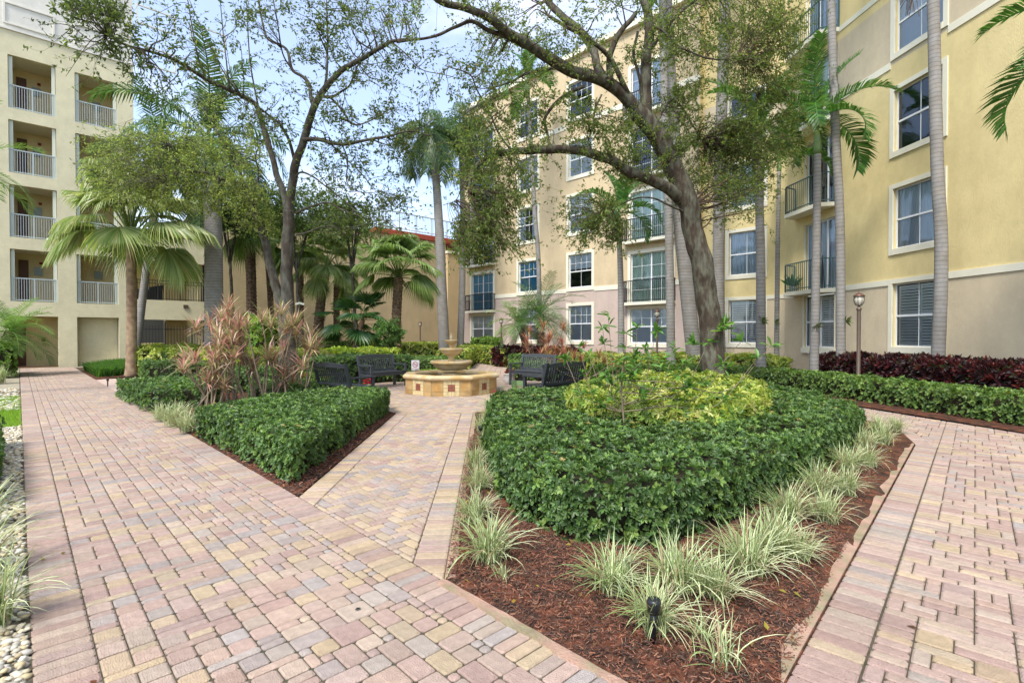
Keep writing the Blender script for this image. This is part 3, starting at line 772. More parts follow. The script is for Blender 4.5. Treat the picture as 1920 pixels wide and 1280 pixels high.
# --- facade B (yellow, right) and facade A (tan, centre): one apartment building
hB=rad(5.0); dB=np.array([sin(hB),-cos(hB)]); NB=np.array([-cos(hB),-sin(hB)])
FB=Fac(dB,NB,float(np.array([11.6,15.8])@NB))
FA=Fac(-dA,-nT,-22.3); FA2=Fac(-dA,-nT,-22.6)
corner=np.linalg.solve(np.array([NB,nT]),np.array([FB.c,22.6])); 
sBc=float(corner@dB); sA2c=float(corner@-dA)
apt=thing('apartment_building','four sided wing of yellow and tan stucco apartments with cream window surrounds behind the palms','building',(10,22,0))
def put(out,root):
    for nme,(mt,m) in out.items(): 
        if m.n:
            V=m.mesh('wall',mt,root.location); o=link('wall',V,root)
_ob=M.build
class _Sub: pass
def build_child(m,name,mt,parent,smooth=False,kind=None):
    return M.build(m,name,mt,parent,smooth=smooth,kind=kind)
# world-space children: compensate for the root's offset
def split_loose(o):
    me=o.data; n=len(me.vertices); par=list(range(n))
    def fd(i):
        while par[i]!=i: par[i]=par[par[i]]; i=par[i]
        return i
    for p in me.polygons:
        v=p.vertices
        for k in v[1:]: par[fd(k)]=fd(v[0])
    gr={}
    for p in me.polygons: gr.setdefault(fd(p.vertices[0]),[]).append(list(p.vertices))
    if len(gr)<2: return
    co=[tuple(v.co) for v in me.vertices]; mt=me.materials[0]
    for i,fs in enumerate(gr.values()):
        ids=sorted({k for f in fs for k in f}); mp={k:j for j,k in enumerate(ids)}
        m2=bpy.data.meshes.new('wall'); m2.from_pydata([co[k] for k in ids],[],[[mp[k] for k in f] for f in fs]); m2.materials.append(mt)
        if i==0: o.data=m2
        else: link('wall',m2,o.parent)
def M_build(s,name,mat_,parent=None,org=(0,0,0),smooth=False,kind=None,weld=False):
    if parent is not None and tuple(org)==(0,0,0):
        q=parent
        while q is not None:
            org=tuple(np.array(org)+np.array(q.location)); q=q.parent
        me=s.mesh(name,mat_,org,smooth)
        if weld:
            import bmesh
            b=bmesh.new(); b.from_mesh(me); bmesh.ops.remove_doubles(b,verts=b.verts,dist=.001); b.to_mesh(me); b.free()
        return link(name,me,parent,kind)
    return _ob(s,name,mat_,parent,org,smooth,kind)
M.build=M_build
def put(out,root):
    for nme,(mt,m) in out.items():
        if m.n: split_loose(m.build('wall',mt,root,weld=True))

HB_=17.5
# facade B
sl=FB.s_of
oB=[]; wins=[]
za=[(.97,3.2),(3.93,6.07),(6.88,9.02),(9.84,12.0)]
a,b=sl(1666),sl(1773)
for k,(c,d) in enumerate(za): wins.append((a,b,c,d,k))
da,db=sl(1506),sl(1566)
doors=[(da,db,3.15+3.02*k,5.72+3.02*k) for k in range(4)]
w1=(da,db,1.02,3.0)
tB=.14
ops=[(a_+tB,b_-tB,c+tB*1.25,d-tB) for a_,b_,c,d,k in wins]+doors+[w1]
zB=[(-.1,3.02,stucco_b),(3.02,9.72,stucco_y),(9.72,11.75,stucco_b),(11.75,HB_,stucco_y)]
put(wall_grid(FB,sBc,sl(1920)+9.0,zB,ops,reveal=stucco_y),apt)
lb_=["ground floor louvred window on the yellow wing","","",""]
for a_,b_,c,d,k in wins:
    window(FB,apt,a_,b_,c,d,trim=tB,cover=['shutter','curtain','dark','blind'][k],gridn=(2,1),low=(2,1),shut=2)
window(FB,apt,w1[0],w1[1],w1[2],w1[3],trim=.02,cover='shutter',gridn=(1,1),low=(1,1),leaves=2,sill=.2,shut=4)
for k,(a_,b_,c,d) in enumerate(doors):
    w=window(FB,apt,a_,b_,c,d,trim=.02,cover=['curtain','dark','green','curtain'][k],single=True,gridn=(1,1),leaves=3,y=-.05); w.name='balcony_door'
    balcony(FB,apt,da-.55,db+.12,c,rail_g,dep=.62,ch=.25)
# belt courses
def belts(f,*bx):
    for b_ in bx:
        m=f.M(); m.box(*b_); m.build('belt_course',trim_m,apt)
belts(FB,(sBc+.02,da-.56,-.02,.03,2.98,3.17),(db+.13,a,-.02,.03,3.02,3.2),(b,sl(1920)+9,-.02,.03,3.02,3.2))
belts(FB,(sBc+.02,a,-.02,.03,9.62,9.83),(b,sl(1920)+9,-.02,.03,9.62,9.83),(sBc+.02,sl(1920)+9,-.02,.028,12.03,12.2))
# facade A (projecting)
sa0,sa1=FA.s_of(867),FA.s_of(1311)
cols=[('door',882,928),('win',969,1012),('win',1062,1114),('door',1177,1265)]
zA=[(.98,3.28),(3.93,6.12),(7.0,9.35),(10.1,12.35),(13.3,15.6)]
covA={1:['blind','teal','parted','blind','dark'],2:['blind','half','blind','blind','dark']}
tA=.16; opsA=[]; todo=[]
for ci,(kind,u0,u1) in enumerate(cols):
    a,b=FA.s_of(u0),FA.s_of(u1)
    if kind=='win':
        for k,(c,d) in enumerate(zA): 
            opsA.append((a+tA,b-tA,c+tA*1.25,d-tA)); todo.append(('w',a,b,c,d,covA[ci][k]))
    else:
        c,d=.9,2.95; opsA.append((a+tA,b-tA,c+tA*1.25,d-tA)); todo.append(('w2',a,b,c,d,'blind'))
        for k in range(4):
            c=3.12+3.05*k+(0.1 if k>1 else 0); d=c+2.6; opsA.append((a+tA,b-tA,c,d-tA)); todo.append(('d',a,b,c,d,['teal','dark','curtain','dark'][k] if ci==0 else ['green','green','dark','curtain'][k]))
zoA=[(-.1,3.92,stucco_pink),(3.92,HB_-.7,stucco_tan)]
put(wall_grid(FA,sa0,sa1,zoA,opsA,reveal=trim_m),apt)
for kd,a,b,c,d,cv in todo:
    if kd=='w': window(FA,apt,a,b,c,d,trim=tA,cover=cv,gridn=(4,2),low=(2,1))
    elif kd=='w2': window(FA,apt,a,b,c,d,trim=tA,cover=cv,gridn=(2,2),low=(1,1),leaves=2)
    else:
        w=window(FA,apt,a,b,c,d,trim=tA,cover=cv,single=True,gridn=(2,4),leaves=2,trims=(1,1,0,1)); w.name='balcony_door'
        balcony(FA,apt,a-.12,b+.05,c,rail_b,dep=.4)
segs=[sa0]+[x for kd,u0,u1 in cols for x in (FA.s_of(u0),FA.s_of(u1))]+[sa1]
for i in range(0,len(segs),2): 
    belts(FA,(segs[i]+.003,segs[i+1]-.003,-.02,.03,3.86,4.1),(segs[i]+.003,segs[i+1]-.003,-.02,.03,13.0,13.28))
m=FA.M(); m.box(sa0-.1,sa1+.05,-.02,.22,HB_-.72,HB_-.45); m.build('cornice',trim_m,apt)
# return walls, roof, sides
m=FA.M(); m.quad((sa1,0,-.1),(sa1,-.3,-.1),(sa1,-.3,HB_-.7),(sa1,0,HB_-.7)); m.build('wall',stucco_y,apt)
m=FA.M(); m.quad((sa0,-14,-.1),(sa0,0,-.1),(sa0,0,HB_-.7),(sa0,-14,HB_-.7)); m.build('wall',stucco_tan,apt)
# recessed yellow part
a,b=FA2.s_of(1360),FA2.s_of(1438)
zA2=[(.97,3.16),(3.93,6.1),(6.88,9.02),(9.84,12.0)]
put(wall_grid(FA2,FA2.s_of(1311),sA2c,zB,[(a+tB,b-tB,c+tB*1.25,d-tB) for c,d in zA2],reveal=stucco_y),apt)
for k,(c,d) in enumerate(zA2): window(FA2,apt,a,b,c,d,trim=tB,cover=['shutter','curtain','green','dark'][k],gridn=(2,1),low=(2,1))
belts(FA2,(FA2.s_of(1311)+.01,a,-.02,.03,3.0,3.16),(b,sA2c-.02,-.02,.03,3.0,3.16))
r=M(); pts=[FA.O+FA.d*sa0,FA.O+FA.d*sa1,corner,FB.O+FB.d*(sl(1920)+9),FB.O+FB.d*(sl(1920)+9)-FB.N*14,FA.O+FA.d*sa0-FA.N*14]
r.add([(p[0],p[1],HB_-.75) for p in pts],[tuple(range(6))]); r.build('roof',mat('roof_grey',(.25,.24,.22),.9,.1),apt)
# blue awning on the left end, top floor balcony
aw=FA.M(); x0=FA.s_of(868); aw.add([(x0,.02,16.1),(x0+2.2,.02,16.1),(x0+2.2,.7,15.75),(x0,.7,15.75)],[(0,1,2,3)]); aw.build('awning',mat('blue_awning',(.03,.06,.30),.7,.2),apt)
# balcony things on the yellow wing
def fpt(f,s_,o_,z): return f.O+f.d*s_+f.N*o_ if z is None else np.array([*(f.O+f.d*s_+f.N*o_),z])
bp_=thing('potted_plant','green potted plant standing on the lowest balcony of the yellow wing','potted plant',tuple(fpt(FB,da-.25,.3,3.15)))
m=M(); m.lathe([(.08,0),(.11,.02),(.13,.24),(.14,.25),(.12,.25),(.01,.22)],16); link('pot',m.mesh('pot',mat('grey_pot',(.35,.36,.34),.7,.2),smooth=True),bp_)
m=M(); n=60; d=np.c_[rng.normal(0,.5,(n,2)),rng.uniform(.3,1.2,n)]; m.inst(np.array([(0,0,0),(.5,.1,.03),(1,0,-.1),(.5,-.1,.03)]),np.array([[0,1,2,3]]),np.zeros((n,3))+np.array([0,0,.24]),frames_dir(d),rng.uniform(.3,.6,n),np.array([.07,.15,.04])); link('leaves',m.mesh('leaves',leaf_m),bp_)
st_=thing('folded_stand','dark folded stand leaning inside the lowest balcony of the yellow wing','stand',tuple(fpt(FB,db-.25,.3,3.15)))
m=M(); m.tube([(0,0,0),(.02,.05,.8),(.03,.08,1.2)],.015,6); m.tube([(.12,.1,0),(.04,.08,1.15)],.012,6); m.tube([(-.1,-.1,0),(.03,.08,1.15)],.012,6); m.tube([(-.05,0,.5),(.08,.08,.5)],.01,6); link('frame',m.mesh('frame',black_m),st_)
# --- tower
FT=Fac(nT,-dA,-32.1)
tw=thing('stair_tower','pale yellow stuccoed tower with stacked open landings and pale blue railings','building',(*pn(32.1,1.0),0))
t_=FT.s_of; x0=t_(-60); x1=t_(254); tops=[2.35]; bays=[(t_(20.5),t_(109.5)),(t_(145),t_(223.5))]
HT=21
sill=[3.02,5.89,8.76,11.63]
opT=[]
for a,b in bays:
    opT.append((a,b,.0,2.36))
    for s0 in sill: opT.append((a,b,s0,s0+2.34))
put(wall_grid(FT,x0,x1,[(-.1,15.1,stucco_tower),(15.1,HT,stucco_white)],opT,depth=.3),tw)
m=FT.M(); m.quad((x1,0,6.6),(x1,-9,6.6),(x1,-9,HT),(x1,0,HT)); m.build('wall',stucco_tower,tw)
m=FT.M(); m.quad((x0,0,HT),(x1,0,HT),(x1,-9,HT),(x0,-9,HT)); m.build('roof',MATS['roof_grey'],tw)
m=FT.M(); m.quad((x0,-1.8,-.1),(x1,-1.8,-.1),(x1,-1.8,15),(x0,-1.8,15)); m.build('corridor_wall',stucco_in,tw)
m=FT.M(); 
for s0 in sill+[14.5]: m.box(x0,x1-.02,-1.79,-.3,s0-.5 if s0<14 else s0-.45,s0)
m.build('landing_slab',mat('slab',(.72,.66,.5),.9,.1),tw)
m=FT.M(); m.box(x0,bays[0][0]-.0,-1.79,-.3,0,14.5); m.box(bays[0][1]+.25,bays[1][0]-.25,-1.79,-.31,0,14.5); m.box(bays[1][1]+.1,x1-.03,-1.79,-.31,0,14.5); m.build('corridor_wall',stucco_in,tw)
for bi,(a,b) in enumerate(bays):
    for k,s0 in enumerate(sill):
        m=FT.M(); m.box(a+.02,a+.15,-.25,-.1,s0,s0+2.33); m.build('jamb_post',mat('pale_post',(.62,.64,.52),.7,.2),tw); m=FT.M(); m.box(b-.14,b-.02,-.25,-.1,s0,s0+2.33); m.build('jamb_post',mat('pale_post',(.62,.64,.52),.7,.2),tw)
        m=FT.M(); m.box(a,b,-.14,-.08,s0+1.02,s0+1.07); m.box(a,b,-.13,-.09,s0+.05,s0+.09)
        nb=18
        for i in range(nb+1):
            x=a+.02+(b-a-.04)*i/nb; w=.010 if i not in(0,nb//2,nb) else .03; m.box(x-w,x+w,-.13-w*.3,-.09+w*.3,s0+.02,s0+1.02)
        m.build('railing',rail_t,tw)
        if bi==0:
            m=FT.M(); m.box(a+.27,a+.62,-1.78,-1.72,s0,s0+2.05); m.build('door',door_m,tw)
            m=FT.M(); m.box(a+1.0,a+1.12,-1.78,-1.7,s0+1.9,s0+2.0); m.build('exit_sign',mat('dark_red',(.2,.02,.02),.6,.2),tw)
        m=FT.M(); m.box(b-.78,b-.48,-1.78,-1.68,s0+1.35,s0+1.75); m.build('wall_lantern',mat('lantern_grey',(.28,.33,.3),.5,.3),tw)
m=FT.M(); a,b=bays[0]; m.box(a+.05,a+.5,-1.78,-1.72,0,2.1); m.build('door',door_m,tw)
m=FT.M(); m.box(a+1.05,a+1.2,-1.78,-1.72,1.2,1.38); m.build('sign_plate',mat('dark_red',(.2,.02,.02)),tw)
m=FT.M(); m.box(a,b,-.25,-.1,0,.08); m.build('threshold',door_m,tw)
m=FT.M(); m.box(bays[1][0],bays[1][1],-.55,-.5,0,2.36); m.build('recess_wall',stucco_tower,tw)
# parapet mouldings
m=FT.M(); m.box(x0,x1+.05,-.02,.06,15.05,15.13); m.build('parapet_moulding',stucco_white,tw)
for q in range(4):
    s_=x0+1.2+q*2.4
    for zz in (16.2,18.2):
        m=FT.M(); m.box(s_,s_+1.7,-.02,.05,zz,zz+.06); m.box(s_,s_+1.7,-.02,.05,zz-.9,zz-.84); m.box(s_,s_+.06,-.02,.048,zz-.84,zz); m.box(s_+1.64,s_+1.7,-.02,.048,zz-.84,zz); m.build('parapet_moulding',stucco_white,tw)
# projecting pier on the far left edge of the picture, high up
# --- link with open walkways
lk=thing('walkway_block','low yellow block with two open walkways, black railings and a ramp seen behind','building',(*pn(32.1,7.0),0))
x2=t_(384)
m=FT.M(); m.box(x1+.01,x2,-.3,-.01,2.3,3.32); m.box(x1+.01,x2,-.3,-.01,5.35,6.6); m.build('wall',stucco_tower,lk)
m=FT.M(); m.box(x1+.01,x2,-3.2,-.31,2.7,3.0); m.box(x1+.01,x2,-3.2,-.31,5.9,6.2); m.build('walkway_slab',MATS['slab'],lk)
m=FT.M(); m.box(x2-.25,x2-.02,-3.2,-.31,0,5.9); m.box(x2-1.3,x2-.26,-3.4,-3.0,0,5.9); m.build('wall',stucco_in,lk)
m=FT.M(); m.add([(x1+.2,-3.3,4.0),(x1+.2,-3.3,5.9),(x2-1.3,-3.3,5.9),(x2-1.3,-3.3,5.75),(x1+2.2,-3.3,4.5)],[(0,4,3,2,1)]); m.build('stair_wall',stucco_y,lk)
m=FT.M(); P=[(x1+.9,3.3),(x1+.9,3.7),(x2-1.3,5.6),(x2-1.3,4.3),(x1+2.2,3.3)]
m.add([(p[0],-3.5,p[1]) for p in P]+[(p[0],-5,p[1]) for p in P],[(0,4,3,2,1),(0,1,6,5),(1,2,7,6),(3,4,9,8),(4,0,5,9)]); m.build('ramp',mat('dark_ramp',(.05,.055,.06),.8,.2),lk)
m=FT.M(); P=[(x1+1.9,3.3),(x2-1.35,4.25),(x2-1.35,3.3)]; m.add([(p[0],-3.45,p[1]) for p in P],[(0,1,2)]); m.build('ramp_wall',stucco_y,lk)
m=FT.M(); m.box(x1-1,x2+2,-7.3,-7,-.1,1.0); m.build('far_wall',stucco_y,lk)
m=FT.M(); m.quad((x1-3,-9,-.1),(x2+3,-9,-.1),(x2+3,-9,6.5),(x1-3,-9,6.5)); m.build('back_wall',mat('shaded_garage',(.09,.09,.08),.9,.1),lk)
for zz,H,y in ((3.32,1.05,-.12),(6.6,.9,-.12)):
    m=FT.M(); m.box(x1,x2,y-.02,y+.02,zz+H-.04,zz+H); m.box(x1,x2,y-.015,y+.015,zz+H-.2,zz+H-.17); m.box(x1,x2,y-.015,y+.015,zz+.06,zz+.09)
    n=int((x2-x1)/.12)
    for i in range(n+1):
        x=x1+(x2-x1)*i/n; w=.01 if i%8 else .025; m.box(x-w,x+w,y-w,y+w,zz,zz+H-.04)
    m.build('railing',rail_b,lk)
m=FT.M(); m.box(x1+2.1,x1+2.3,-.01,.06,2.95,3.12); m.build('wall_light',metal_br,lk)
m=FT.M(); m.box(x1+1.7,x1+1.95,-.01,.04,5.95,6.05); m.build('wall_light',metal_br,lk)
fe_=thing('iron_fence','black iron picket fence closing the ground floor of the walkway block','fence',(*pn(31.9,7.0),0))
m=FT.M(); y=.25; zt=2.0
m.box(x1+.05,x2,y-.015,y+.015,1.78,1.82); m.box(x1+.05,x2,y-.015,y+.015,.75,.79); m.build('rail',rail_b,fe_)
n=int((x2-x1)/.13); pk=[]
for i in range(1,n):
    x=x1+(x2-x1)*i/n; mm=FT.M(); w=.011 if i%9 else .03; mm.box(x-w,x+w,y+.017,y+.017+2*w,0,2.0 if i%9 else 2.2); mm.build('picket',rail_b,fe_)
# --- long garden wall (garage side)
gw=thing('garage_building','long plain tan garage wall behind the fan palms with a red coping','building',(*pn(32.1,17),0))
m=FT.M(); xe=t_(836); m.quad((x2,0,-.1),(xe,0,-.1),(xe,0,8.55),(x2,0,8.55)); m.quad((x2,0,6),(x2,-8,6),(x2,-8,8.55),(x2,0,8.55)); m.quad((xe,0,-.1),(xe,-.5,-.1),(xe,-.5,8.55),(xe,0,8.55)); m.build('wall',stucco_wall,gw)
m=FT.M(); xf=t_(930); m.box(xe+.01,xf,-.6,.25,-.1,7.75); m.build('wall',mat('stucco_orange',(.58,.44,.24),.92,.15,noise=.06,nscale=1),gw)
m=FT.M(); m.box(xe-.05,xf,-.7,.33,7.75,7.95); m.build('coping',trim_m,gw)
m=FT.M(); xr=t_(705); m.box(xr,xe+3.5,-1.2,.12,8.56,8.80); m.box(xr,xe+3.5,-1.1,.0,8.80,8.95); m.build('coping',mat('red_coping',(.36,.08,.045),.7,.2,noise=.2,nscale=5),gw)
m=FT.M(); m.box(xe,xe+6,-1.3,-1.2,7.5,8.56); m.build('wall',mat('terracotta',(.30,.10,.05),.8,.2),gw)
m=FT.M(); y=-.6; xs=t_(690)
m.box(xs,xe+3.4,y-.03,y+.03,10.35,10.42); m.box(xs,xe+3.4,y-.02,y+.02,9.2,9.25)
n=70
for i in range(n+1):
    x=xs+(xe+3.4-xs)*i/n; w=.012 if i%10 else .035; m.box(x-w,x+w,y-w,y+w,9.1,10.36)
m.build('railing',rail_t,gw)
m=FT.M(); m.quad((x2,0,8.5),(xe,0,8.5),(xe,-12,8.5),(x2,-12,8.5)); m.build('roof',MATS['roof_grey'],gw)
# ------------------------------------------------------------------ fountain
fo=thing('fountain','three tiered ochre stone fountain in a tiled octagonal basin','fountain',(FC[0],FC[1],0))
aF=atan2(-FC[1],-FC[0])          # a face looks towards the camera
AP=1.17; Hb=.40; side=2*AP*math.tan(pi/8)
def loc_box(m,ang,x0,x1,y0,y1,z0,z1):   # x along face, y outward from the axis
    ex=np.array([-sin(ang),cos(ang),0]); ey=np.array([cos(ang),sin(ang),0]); O=np.array([FC[0],FC[1],0.])
    V=[(x0,y0,z0),(x1,y0,z0),(x1,y1,z0),(x0,y1,z0),(x0,y0,z1),(x1,y0,z1),(x1,y1,z1),(x0,y1,z1)]
    V=[O+ex*a+ey*b+np.array([0,0,c]) for a,b,c in V]
    m.add(V,np.array([(0,1,2,3),(7,6,5,4),(4,5,1,0),(5,6,2,1),(6,7,3,2),(7,4,0,3)]))
def octa(r_ap,z): 
    R_=r_ap/cos(pi/8); return [(FC[0]+R_*cos(aF+pi/8+k*pi/4),FC[1]+R_*sin(aF+pi/8+k*pi/4),z) for k in range(8)]
def ring(m,prof):
    V=[]; 
    for r,z in prof: V+=octa(r,z)
    j=np.arange(8); jn=(j+1)%8
    m.add(V,np.concatenate([np.stack([i*8+j,i*8+jn,(i+1)*8+jn,(i+1)*8+j],1) for i in range(len(prof)-1)]))
m=M(); ring(m,[(AP-.012,0),(AP-.012,Hb),(AP-.22,Hb),(AP-.22,.05),(0.01,.05)]); m.build('basin',grout_m,fo)
m=M(); ring(m,[(AP-.24,Hb-.01),(AP+.02,Hb-.012),(AP+.055,Hb+.012),(AP+.065,Hb+.045),(AP+.055,Hb+.078),(AP+.02,Hb+.095),(AP-.20,Hb+.10),(AP-.235,Hb+.085),(AP-.25,Hb+.04),(AP-.24,Hb-.01)])
o=m.build('basin_rim',fount_m,fo)
for f_ in range(8):
    ang=aF+f_*pi/4; hs_=side/2; g_=.004
    def tile(x0,x1,z0,z1,mt,pr):
        m=M(); loc_box(m,ang,x0+g_,x1-g_,AP-.02,AP+pr,z0+g_,z1-g_); m.build('tile',mt,fo)
    hs2=hs_-.012
    for sx in (-1,1):
        a,b=(-hs2,-.2) if sx<0 else (.2,hs2)
        tile(a,b,.0,.115,fount_o,.0); tile(a,b,.115,Hb-.01,fount_o,.0)
    # cream frame of small tiles round four red ones
    xs=[-.2,-.085,0,.085,.2]; zs=[0,.115,.20,.285,Hb-.01]
    for i in range(4):
        for j in range(4):
            red=i in(1,2) and j in(1,2); tile(xs[i],xs[i+1],zs[j],zs[j+1],fount_r if red else fount_c,.006 if red else .003)
m=M(); m.add(octa(AP-.225,.26),[tuple(range(8))]); m.build('water',water_m,fo)
m=M(); m.lathe([(.30,.05),(.30,.36),(.27,.40),(.24,.48),(.24,.50)],32,(FC[0],FC[1],0)); m.build('pedestal',fount_m,fo,smooth=True)
def bowl(z,R_,hh,name):
    m=M(); pr=[(R_*.45,z-hh),(R_*.62,z-hh*.92),(R_*.86,z-hh*.55),(R_*.9,z-hh*.35),(R_*.97,z-hh*.33),(R_*1.02,z-hh*.16),(R_,z-.01),(R_*.95,z+.005),(R_*.88,z-.01),(R_*.8,z-hh*.25),(.02,z-hh*.3)]
    k=48; th=np.arange(k)*2*pi/k; V=[]
    for i,(r,zz) in enumerate(pr):
        sc_=1+ (.012*np.abs(np.sin(8*th)) if 3<=i<=8 else 0*th); V.append(np.stack([FC[0]+r*sc_*np.cos(th),FC[1]+r*sc_*np.sin(th),np.full(k,zz)],1))
    j=np.arange(k); jn=(j+1)%k
    m.add(np.concatenate(V),np.concatenate([np.stack([i*k+j,i*k+jn,(i+1)*k+jn,(i+1)*k+j],1) for i in range(len(pr)-1)])); return m.build(name,fount_m,fo,smooth=True)
bowl(.82,.55,.26,'bowl'); bowl(1.15,.31,.19,'bowl'); bowl(1.37,.165,.12,'bowl')
m=M(); m.lathe([(.10,.76),(.10,.8),(.075,.84),(.085,.9),(.14,.97),(.14,.99)],24,(FC[0],FC[1],0)); m.lathe([(.07,1.1),(.05,1.16),(.055,1.2),(.09,1.26)],20,(FC[0],FC[1],0)); m.build('stem',fount_m,fo,smooth=True)
m=M(); m.lathe([(.04,1.33),(.035,1.38),(.05,1.42),(.045,1.46),(.02,1.49),(.028,1.52),(.02,1.55),(.0,1.57)],14,(FC[0],FC[1],0)); m.build('finial',fount_m,fo,smooth=True)

# ------------------------------------------------------------------ benches
def bench(label, pos, face, mt):
    """face: direction the sitter looks. local x along the seat, y forward"""
    rz=atan2(face[1],face[0])-pi/2
    t=thing('garden_bench',label,'bench',(pos[0],pos[1],0),rz,'slatted benches round the fountain')
    def B(m,name): me=m.mesh(name,mt); return link(name,me,t)
    L_=1.25; m=M()
    for s_ in (-1,1):
        for (y0,zt,ln) in ((.0,.62,0),(-.5,.9,-.13)):
            m=M(); x=s_*L_/2; w=.03
            if ln==0: m.box(x-w,x+w,y0-w,y0+w,0,zt)
            else:
                V=[]
                for (yy,zz) in ((y0,0),(y0,.42),(y0+ln,.93)):
                    V+=[(x-w,yy-w,zz),(x+w,yy-w,zz),(x+w,yy+w,zz),(x-w,yy+w,zz)]
                Fq=[(0,3,2,1),(8,9,10,11)]
                for b_ in (0,4):
                    Fq+=[(b_+0,b_+1,b_+5,b_+4),(b_+1,b_+2,b_+6,b_+5),(b_+2,b_+3,b_+7,b_+6),(b_+3,b_+0,b_+4,b_+7)]
                m.add(V,np.array(Fq))
            B(m,'leg')
        m=M(); x=s_*L_/2; m.box(x-.04,x+.04,-.58,.06,.622,.655); B(m,'armrest')
        m=M(); m.box(x-.02,x+.02,-.47,-.03,.34,.40); B(m,'side_rail')
    for i in range(6):
        y=-.46+i*.085; m=M(); z=.42+.012*abs(i-3)*.4; m.box(-L_/2+.03,L_/2-.03,y,y+.07,z,z+.022); B(m,'seat_slat')
    m=M(); m.box(-L_/2+.03,L_/2-.03,-.01,.012,.34,.418); m.box(-L_/2+.03,L_/2-.03,-.49,-.47,.34,.418); B(m,'apron')
    def backy(z): return -.5-.13*(z-.42)/.51
    n=15
    for i in range(n):
        x=-L_/2+.07+(L_-.14)*i/(n-1); zt=.83+.03*(1-(2*i/(n-1)-1)**2); m=M(); w=.0155
        y0,y1=backy(.5),backy(zt); m.add([(x-w,y0-.008,.5),(x+w,y0-.008,.5),(x+w,y0+.008,.5),(x-w,y0+.008,.5),(x-w,y1-.008,zt),(x+w,y1-.008,zt),(x+w,y1+.008,zt),(x-w,y1+.008,zt)],
             np.array([(0,3,2,1),(4,5,6,7),(0,1,5,4),(1,2,6,5),(2,3,7,6),(3,0,4,7)])); B(m,'back_slat')
    m=M(); k=16
    for i in range(k):
        a=-L_/2+.03+(L_-.06)*i/k; b=-L_/2+.03+(L_-.06)*(i+1)/k; za=.90+.035*(1-((i)/k*2-1)**2); zb=.90+.035*(1-((i+1)/k*2-1)**2)
        y0=backy(.87); m.add([(a,y0-.02,.835),(b,y0-.02,.835),(b,y0+.02,.835),(a,y0+.02,.835),(a,y0-.025,za),(b,y0-.025,zb),(b,y0+.015,zb),(a,y0+.015,za)],np.array([(0,3,2,1),(4,5,6,7),(0,1,5,4),(2,3,7,6)]))
    m.box(-L_/2+.03,L_/2-.03,backy(.5)-.018,backy(.5)+.018,.46,.51); B(m,'back_rail')
    return t
bench('weathered grey slatted bench facing us on the left, beside the no smoking sign',(-3.55,14.85),(.80,-.60),bench_l)
bench('black bench seen from behind, on the left above the clipped hedge',(-3.35,11.05),(.66,.75),bench_m)
bench('dark slatted bench facing us, right of the fountain with a white pot at its arm',(.42,15.1),(-.66,-.75),bench_l)
bench('black bench seen from behind, right of the fountain over the island hedge',(.72,11.35),(-.70,.71),bench_m)

# planters, sign, box
def poinsettia(label,p,w=.30,h=.30):
    t=thing('flower_pot',label,'planter',(p[0],p[1],0),.2,'white pots round the fountain court')
    m=M(); a=w/2; pr=[(a*.8,0),(a*.95,.03),(a*1.05,h*.5),(a,h-.04),(a*1.06,h-.03),(a*1.06,h),(a*.9,h),(a*.88,h-.05),(0.01,h-.05)]
    m.lathe(pr,20); link('pot',m.mesh('pot',mat('white_pot',(.66,.60,.52),.7,.2,noise=.1),smooth=True),t)
    m=M(); n=70; th=rng.uniform(0,2*pi,n); el=rng.uniform(-.1,1.3,n); d=np.c_[np.cos(th)*np.cos(el),np.sin(th)*np.cos(el),np.sin(el)]
    T=np.array([(0,0,0),(.5,.32,.05),(1,0,-.1),(.5,-.32,.05)])
    cc=np.where(rng.random((n,1))<.6,np.array([[.45,.02,.07]]),np.array([[.05,.13,.03]]))*rng.uniform(.8,1.2,(n,1))
    m.inst(T,np.array([[0,1,2,3]]),d*.06+np.array([0,0,h+.02]),frames_dir(d),rng.uniform(.08,.12,n),cc)
    link('flowers',m.mesh('flowers',leaf_matte),t); return t
poinsettia('white pot of red poinsettia in front of the black left bench',(-3.35,12.0),.32,.32)
poinsettia('white pot with pink flowers between the grey bench and the fountain basin',(-2.75,14.9),.28,.33)
poinsettia('white pot with a small red flower by the right bench legs',(-.08,15.9),.34,.32)
sg=thing('no_smoking_sign','small white no smoking sign with a red ring on a stake by the grey bench','sign',(*at(779,685,15.6)[:2],0))
sp0=np.array([*sg.location])
m=M(); m.box(-.012,.012,-.01,.01,0,.55); link('stake',m.mesh('stake',rail_b),sg)
m=M(); m.box(-.12,.12,-.025,-.012,.43,.74); link('plate',m.mesh('plate',mat('sign_white',(.75,.72,.68),.5,.3)),sg)
m=M(); th=np.linspace(0,2*pi,33)
V=[(.085*cos(a),-.029,.61+.085*sin(a)) for a in th]+[(.068*cos(a),-.029,.61+.068*sin(a)) for a in th]
m.add(V,np.array([(i,i+1,34+i,33+i) for i in range(32)])); c_,s_=cos(pi/4),sin(pi/4)
m.add([(-.075*c_-.007*s_,-.0295,.61+.075*s_-.007*c_),(.075*c_-.007*s_,-.0295,.61-.075*s_-.007*c_),(.075*c_+.007*s_,-.0295,.61-.075*s_+.007*c_),(-.075*c_+.007*s_,-.0295,.61+.075*s_+.007*c_)],[(0,1,2,3)])
link('red_ring',m.mesh('red_ring',mat('sign_red',(.45,.03,.04),.5,.3)),sg)
m=M(); m.box(-.055,.03,-.0285,-.026,.603,.617); m.box(.034,.042,-.0285,.0,.603,.617); m.box(.046,.054,-.0285,.0,.603,.617); m.box(.03,.038,-.0285,-.026,.622,.65); link('cigarette',m.mesh('cigarette',black_m),sg)
